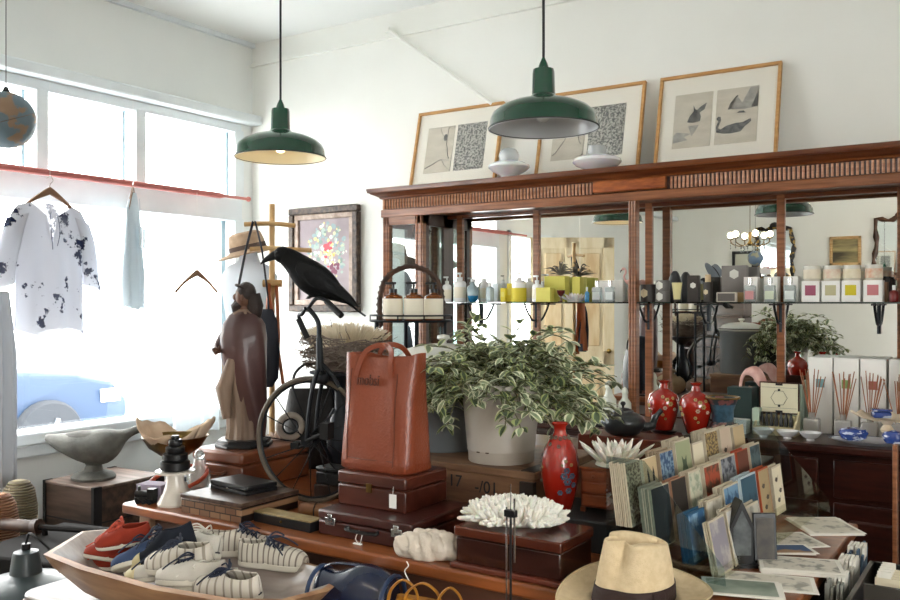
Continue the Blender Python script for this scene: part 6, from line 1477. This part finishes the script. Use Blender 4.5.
CA = [  # tier, y, w, h, n, face, desc, kwargs
 (0, -.395, .085, .155, 8, cardface(('#6f5d48', '#c0b18f'), 120), 'brown dotted pattern card', {}),
 (0, -.30, .080, .150, 2, CK, 'cream card with black rabbit ears', dict(art=ears, border=.001, back=CREAM)),
 (0, -.195, .085, .155, 8, cardface(('#2d4a6e', '#7f96a8'), 60), 'blue sea picture card', dict(back=mat('card_brownish', '#a8947c', .7))),
 (0, -.085, .100, .170, 8, mat('card_pale_green', '#9ba07e', .7), 'pale green card with a cat figure', dict(art=cat_)),
 (0, .015, .080, .150, 2, CREAM, 'cream card with round emblem', dict(art=arch)),
 (0, .12, .095, .170, 9, cardface(('#5d4a38', '#a8905f'), 110, (1, 1, 1)), 'brown scrolling pattern card', {}),
 (0, .23, .085, .168, 5, mat('card_pinkish', '#cbb8a2', .7), 'beige card with dark birds', dict(art=bird)),
 (0, .34, .09, .16, 5, CK, 'plain kraft card at the far end of the top step', dict(border=.001)),
 (1, -.38, .10, .145, 7, CD, 'near black night picture card', dict(border=.002)),
 (1, -.27, .085, .145, 5, mat('card_black_brown', '#2d2723', .6), 'dark card with brown stack edge', dict(back=mat('card_sienna', '#9b7058', .7), border=.001)),
 (1, -.165, .08, .15, 5, cardface(('#9aa38c', '#c9c6b0'), 40), 'grey green landscape card', {}),
 (1, -.05, .11, .15, 6, cardface(('#5a3d2c', '#a3492f'), 30), 'brown card with orange fox picture', {}),
 (1, .075, .11, .155, 7, cardface(('#2c3340', '#8c8f95'), 36), 'grey card of a dark painted figure', dict(art=arch)),
 (1, .19, .09, .155, 4, mat('card_terracotta', '#6b3c2c', .7), 'terracotta card with orange top edge', dict(back=mat('card_orange', '#b0492c', .7), border=.0015)),
 (1, .30, .09, .16, 6, cardface(('#26363c', '#4c5d60'), 30), 'dark teal photograph card', dict(back=WALLC)),
 (2, -.20, .10, .13, 5, cardface(('#d4cfc0', '#b2aa98'), 24), 'white card with grey sketch', {}),
 (2, -.08, .11, .145, 6, cardface(('#274a6c', '#6f93ae'), 26), 'bright blue painting card', {}),
 (2, .05, .12, .15, 6, cardface(('#38596a', '#22303c'), 12), 'wide teal and black card', dict(back=mat('card_bluewhite', '#b9c6cc', .7))),
 (2, .175, .09, .15, 5, mat('card_tan', '#a8936f', .7), 'tan card with small dark birds', dict(art=bird, back=mat('card_orange2', '#b5532f', .7))),
 (2, .29, .09, .14, 4, CREAM, 'cream card with leaf drawing', dict(art=bird)),
 (2, -.32, .10, .12, 6, cardface(('#33608a', '#8fb2cc'), 20), 'blue edged card at the near end', dict(back=mat('card_blue', '#285a7c', .5))),
 (3, -.33, .10, .13, 3, cardface(('#8d8790', '#b3aba8'), 18), 'grey flower photograph card near the hat', dict(lean=-.2)),
 (3, -.21, .11, .135, 5, mat('card_clearwhite', '#ccc9c2', .5), 'white blank card in clear sleeve', dict(lean=-.2)),
 (3, -.085, .10, .12, 4, cardface(('#b7b2a4', '#8d8b80'), 22), 'pale printed card on the lowest step', dict(lean=-.2)),
]
for tr_, y, w_, hh, n_, fc, ds, kw in CA: cards(tr_, y, w_, hh, n_, fc, ds, **kw)
# ---- black ornament before the rack
t = thing('lantern_house', 'small black pointed lantern house with pale front before the card rack', 'lantern', (-.60, 2.20, ZC), math.radians(35))
MB().prism([(-.03, 0), (.03, 0), (.03, .10), (0, .165), (-.03, .10)], -.025, .025, Matrix(((1,0,0,0),(0,0,1,0),(0,1,0,0),(0,0,0,1)))).done('house_shell', BLACK, t, bevel=.002)
MB().prism([(-.022, .03), (.022, .03), (.022, .095), (0, .14), (-.022, .095)], -.027, -.0252, Matrix(((1,0,0,0),(0,0,1,0),(0,1,0,0),(0,0,0,1)))).done('house_front', mat('pale_front', '#5d6263', .4, col2='#2c2f31', scale=26), t, smooth=0)
MB().box(-.04, .04, -.035, .035, 0, .008).done('house_base', BLACK, t)
t = thing('picture_stand', 'second dark narrow frame leaning beside the lantern house', 'frame', (-.545, 2.24, ZC), rot=(-.12, 0, math.radians(30)))
MB().box(-.028, .028, -.006, .006, 0, .125).done('frame', BLACK, t, bevel=.002); MB().box(-.021, .021, -.0075, -.006, .012, .113).done('picture', mat('brownish_print', '#2c2825', .5, col2='#4d463c', scale=26), t)
# ---- postcards & prints lying on the counter
def flat(u, v, z0, w_, d_, rz, n, m_, label, name='print_sheet', cat='print', art=None, th=.0012, group=None):
    p = atz(u, v, ZC)
    for k in range(n):
        t = thing(name, label if k == n-1 else 'sheet underneath the '+' '.join(label.split()[:9]), cat, (p.x+R.uniform(-.004, .004)*(n > 1), p.y+R.uniform(-.004, .004)*(n > 1), z0+k*(th+.0003)), rz+R.uniform(-.05, .05)*(n > 1), group or (f'sheets in the pile of {label}' if n > 1 else None))
        MB().box(-w_/2, w_/2, -d_/2, d_/2, 0, th).done('paper', PAPER, t, smooth=0)
        if k == n-1:
            MB().box(-w_/2+.01, w_/2-.01, -d_/2+.01, d_/2-.01, th, th+.0003).done('printed_picture', m_, t, smooth=0)
SK = mat('sketch_print', '#dad4c6', .8, col2='#a5a196', scale=22, lo=.52, hi=.62, detail=6); SK2 = mat('sketch_print2', '#d4cec1', .8, col2='#96948b', scale=34, lo=.5, hi=.62, detail=6)
flat(824, 527, ZC, .15, .19, .55, 4, SK, 'white sketched print pile at the far corner of the counter')
flat(790, 541, ZC, .14, .15, .75, 2, SK2, 'white print with blue lower edge in the middle of the counter')
flat(782, 551, ZC+.0035, .15, .09, .55, 2, mat('blue_photo', '#2f4f78', .5, col2='#9a7a58', scale=9, lo=.5, hi=.56), 'blue landscape postcards with tan hills')
flat(800, 569, ZC, .19, .12, .35, 9, SK2, 'newsprint card stack with small grey picture')
flat(770, 583, ZC, .20, .12, .30, 3, SK, 'white print with ink drawing near the counter corner')
flat(742, 591, ZC+.006, .17, .12, .30, 2, mat('greenish_photo', '#6f7f70', .5, col2='#a3ab9c', scale=10), 'grey green landscape card in a clear sleeve beside the hat')
# ---- card bundles in pocket at counter end
pk = thing('card_pocket', 'black wire pocket on the end of the counter holding envelope bundles', 'holder', (-.392, 2.40, .0))
MB().box(-.024, -.020, -.24, .28, .62, .80).box(.034, .038, -.24, .28, .62, .76).box(-.024, .038, -.24, .28, .60, .62).box(-.024, .038, -.24, -.236, .62, .76).box(-.024, .038, .276, .28, .62, .76).done('pocket', BLACKM, pk)
for a, b_ in ((-.22, 0), (.26, 0)): MB().box(-.02, .035, a-.01, a+.01, 0, .60).done('leg', BLACKM, pk)
for k, (y, c, nm) in enumerate(((-.15, '#8e9089', 'grey'), (.0, '#b9b4a8', 'cream'), (.14, '#4a6076', 'blue'))):
    for q in range(5):
        t = thing('envelope', f'{nm} envelope bundle standing in the pocket at the counter end', 'envelope', (-.407+q*.0085, 2.40+y, .6205), rot=(0, .04, R.uniform(-.04, .04)), group=f'{nm} envelopes in the pocket')
        MB().box(-.0028, .0028, -.058, .058, 0, .225+R.uniform(-.012, .012)).done('envelope_paper', mat('env_'+nm, c, .7), t, smooth=0)
        if True: MB().box(-.0032, .0032, -.03, .03, .20, .235).done('index_tab', PAPER, t, smooth=0)
# ---- black divided file box
fb = thing('file_box', 'black divided record box with cream tab cards at the lower right', 'box', (-.170, 2.20, .065))
MB().box(-.17, .25, -.26, .26, .52, .535).box(-.17, -.158, -.26, .26, .535, .775).box(.238, .25, -.26, .26, .535, .775).box(-.17, .25, -.26, -.248, .535, .775).box(-.17, .25, .248, .26, .535, .775).done('box_shell', BLACK, fb, bevel=.002)
for y in (-.09, .08): MB().box(-.158, .238, y-.005, y+.005, .535, .765).done('divider', mat('divider_grey', '#4a453f', .5), fb)
MB().box(-.16, .24, -.25, .25, .46, .52).box(-.15, -.12, -.24, -.21, -.065, .46).box(.2, .23, -.24, -.21, -.065, .46).box(-.15, -.12, .21, .24, -.065, .46).box(.2, .23, .21, .24, -.065, .46).done('box_stand', MAHO, fb)
for q in range(5):
    t = thing('index_card', 'cream tabbed index card leaning in the back compartment of the black file box', 'card', (-.170-.09, 2.20+.11+q*.022, .601), rot=(-.12, 0, .05), group='tabbed cards in the file box')
    MB().box(-.05, .06, -.0025, .0025, 0, .235).done('card_paper', CREAM, t, smooth=0); MB().box(-.045, -.015, -.0025, .0025, .235, .25).done('card_tab', PAPER, t, smooth=0)
# ---- light wood frame rack at right edge
fr_ = thing('picture_rack', 'light wooden rack of small dark framed pictures at the right edge', 'rack', (-.355, 3.05, 0), 0)
for x in (0, .5): MB().box(x, x+.014, -.02, .02, 0, 1.055).done('rack_post', CAB, fr_, bevel=.002)
for z in (1.05, .86, .62, .2): MB().box(.022, .5, -.02, .02, z, z+.018).done('rack_rail', PALEW, fr_, bevel=.002)
for z0, z1 in ((.88, 1.05), (.64, .86), (.22, .62)): MB().box(.022, .5, .0, .012, z0, z1).done('framed_panel', mat('dark_print', '#4a4650', .5, col2='#2c2a30', scale=18), fr_)
# ================================================================ CAMERA & LIGHT
cam = bpy.data.cameras.new('camera'); co = bpy.data.objects.new('camera', cam); COL.objects.link(co); scene.camera = co
cam.sensor_width = 36; cam.lens = F*36/900; cam.shift_y = 2/900; cam.clip_start = .05
co.location = (0, 0, EYE); co.rotation_euler = (PI/2, 0, TH)
wd_ = bpy.data.worlds.new('sky'); scene.world = wd_; wd_.use_nodes = True
bg = wd_.node_tree.nodes['Background']; bg.inputs[0].default_value = (1, .985, .96, 1); bg.inputs[1].default_value = 8.0
def portal(name, loc, rot, sx, sy):
    l = bpy.data.lights.new(name, 'AREA'); l.shape = 'RECTANGLE'; l.size = sx; l.size_y = sy; l.cycles.is_portal = True
    o = bpy.data.objects.new(name, l); COL.objects.link(o); o.location = loc; o.rotation_euler = rot
portal('window_portal', (XW-.13, 2.44, 1.7), (PI/2, 0, -PI/2), 3.4, 2.0)
portal('door_portal', (XW-.13, .05, 1.1), (PI/2, 0, -PI/2), 1.0, 2.2)
portal('fill_window_portal', (XR+.13, -1.05, 1.65), (PI/2, 0, PI/2), 3.1, 1.7)
v = scene.view_settings; v.view_transform = 'Standard'; v.look = 'None'; v.exposure = .88; v.gamma = 1; v.use_curve_mapping = False
scene.cycles.max_bounces = 10; scene.cycles.transparent_max_bounces = 24; scene.cycles.diffuse_bounces = 6
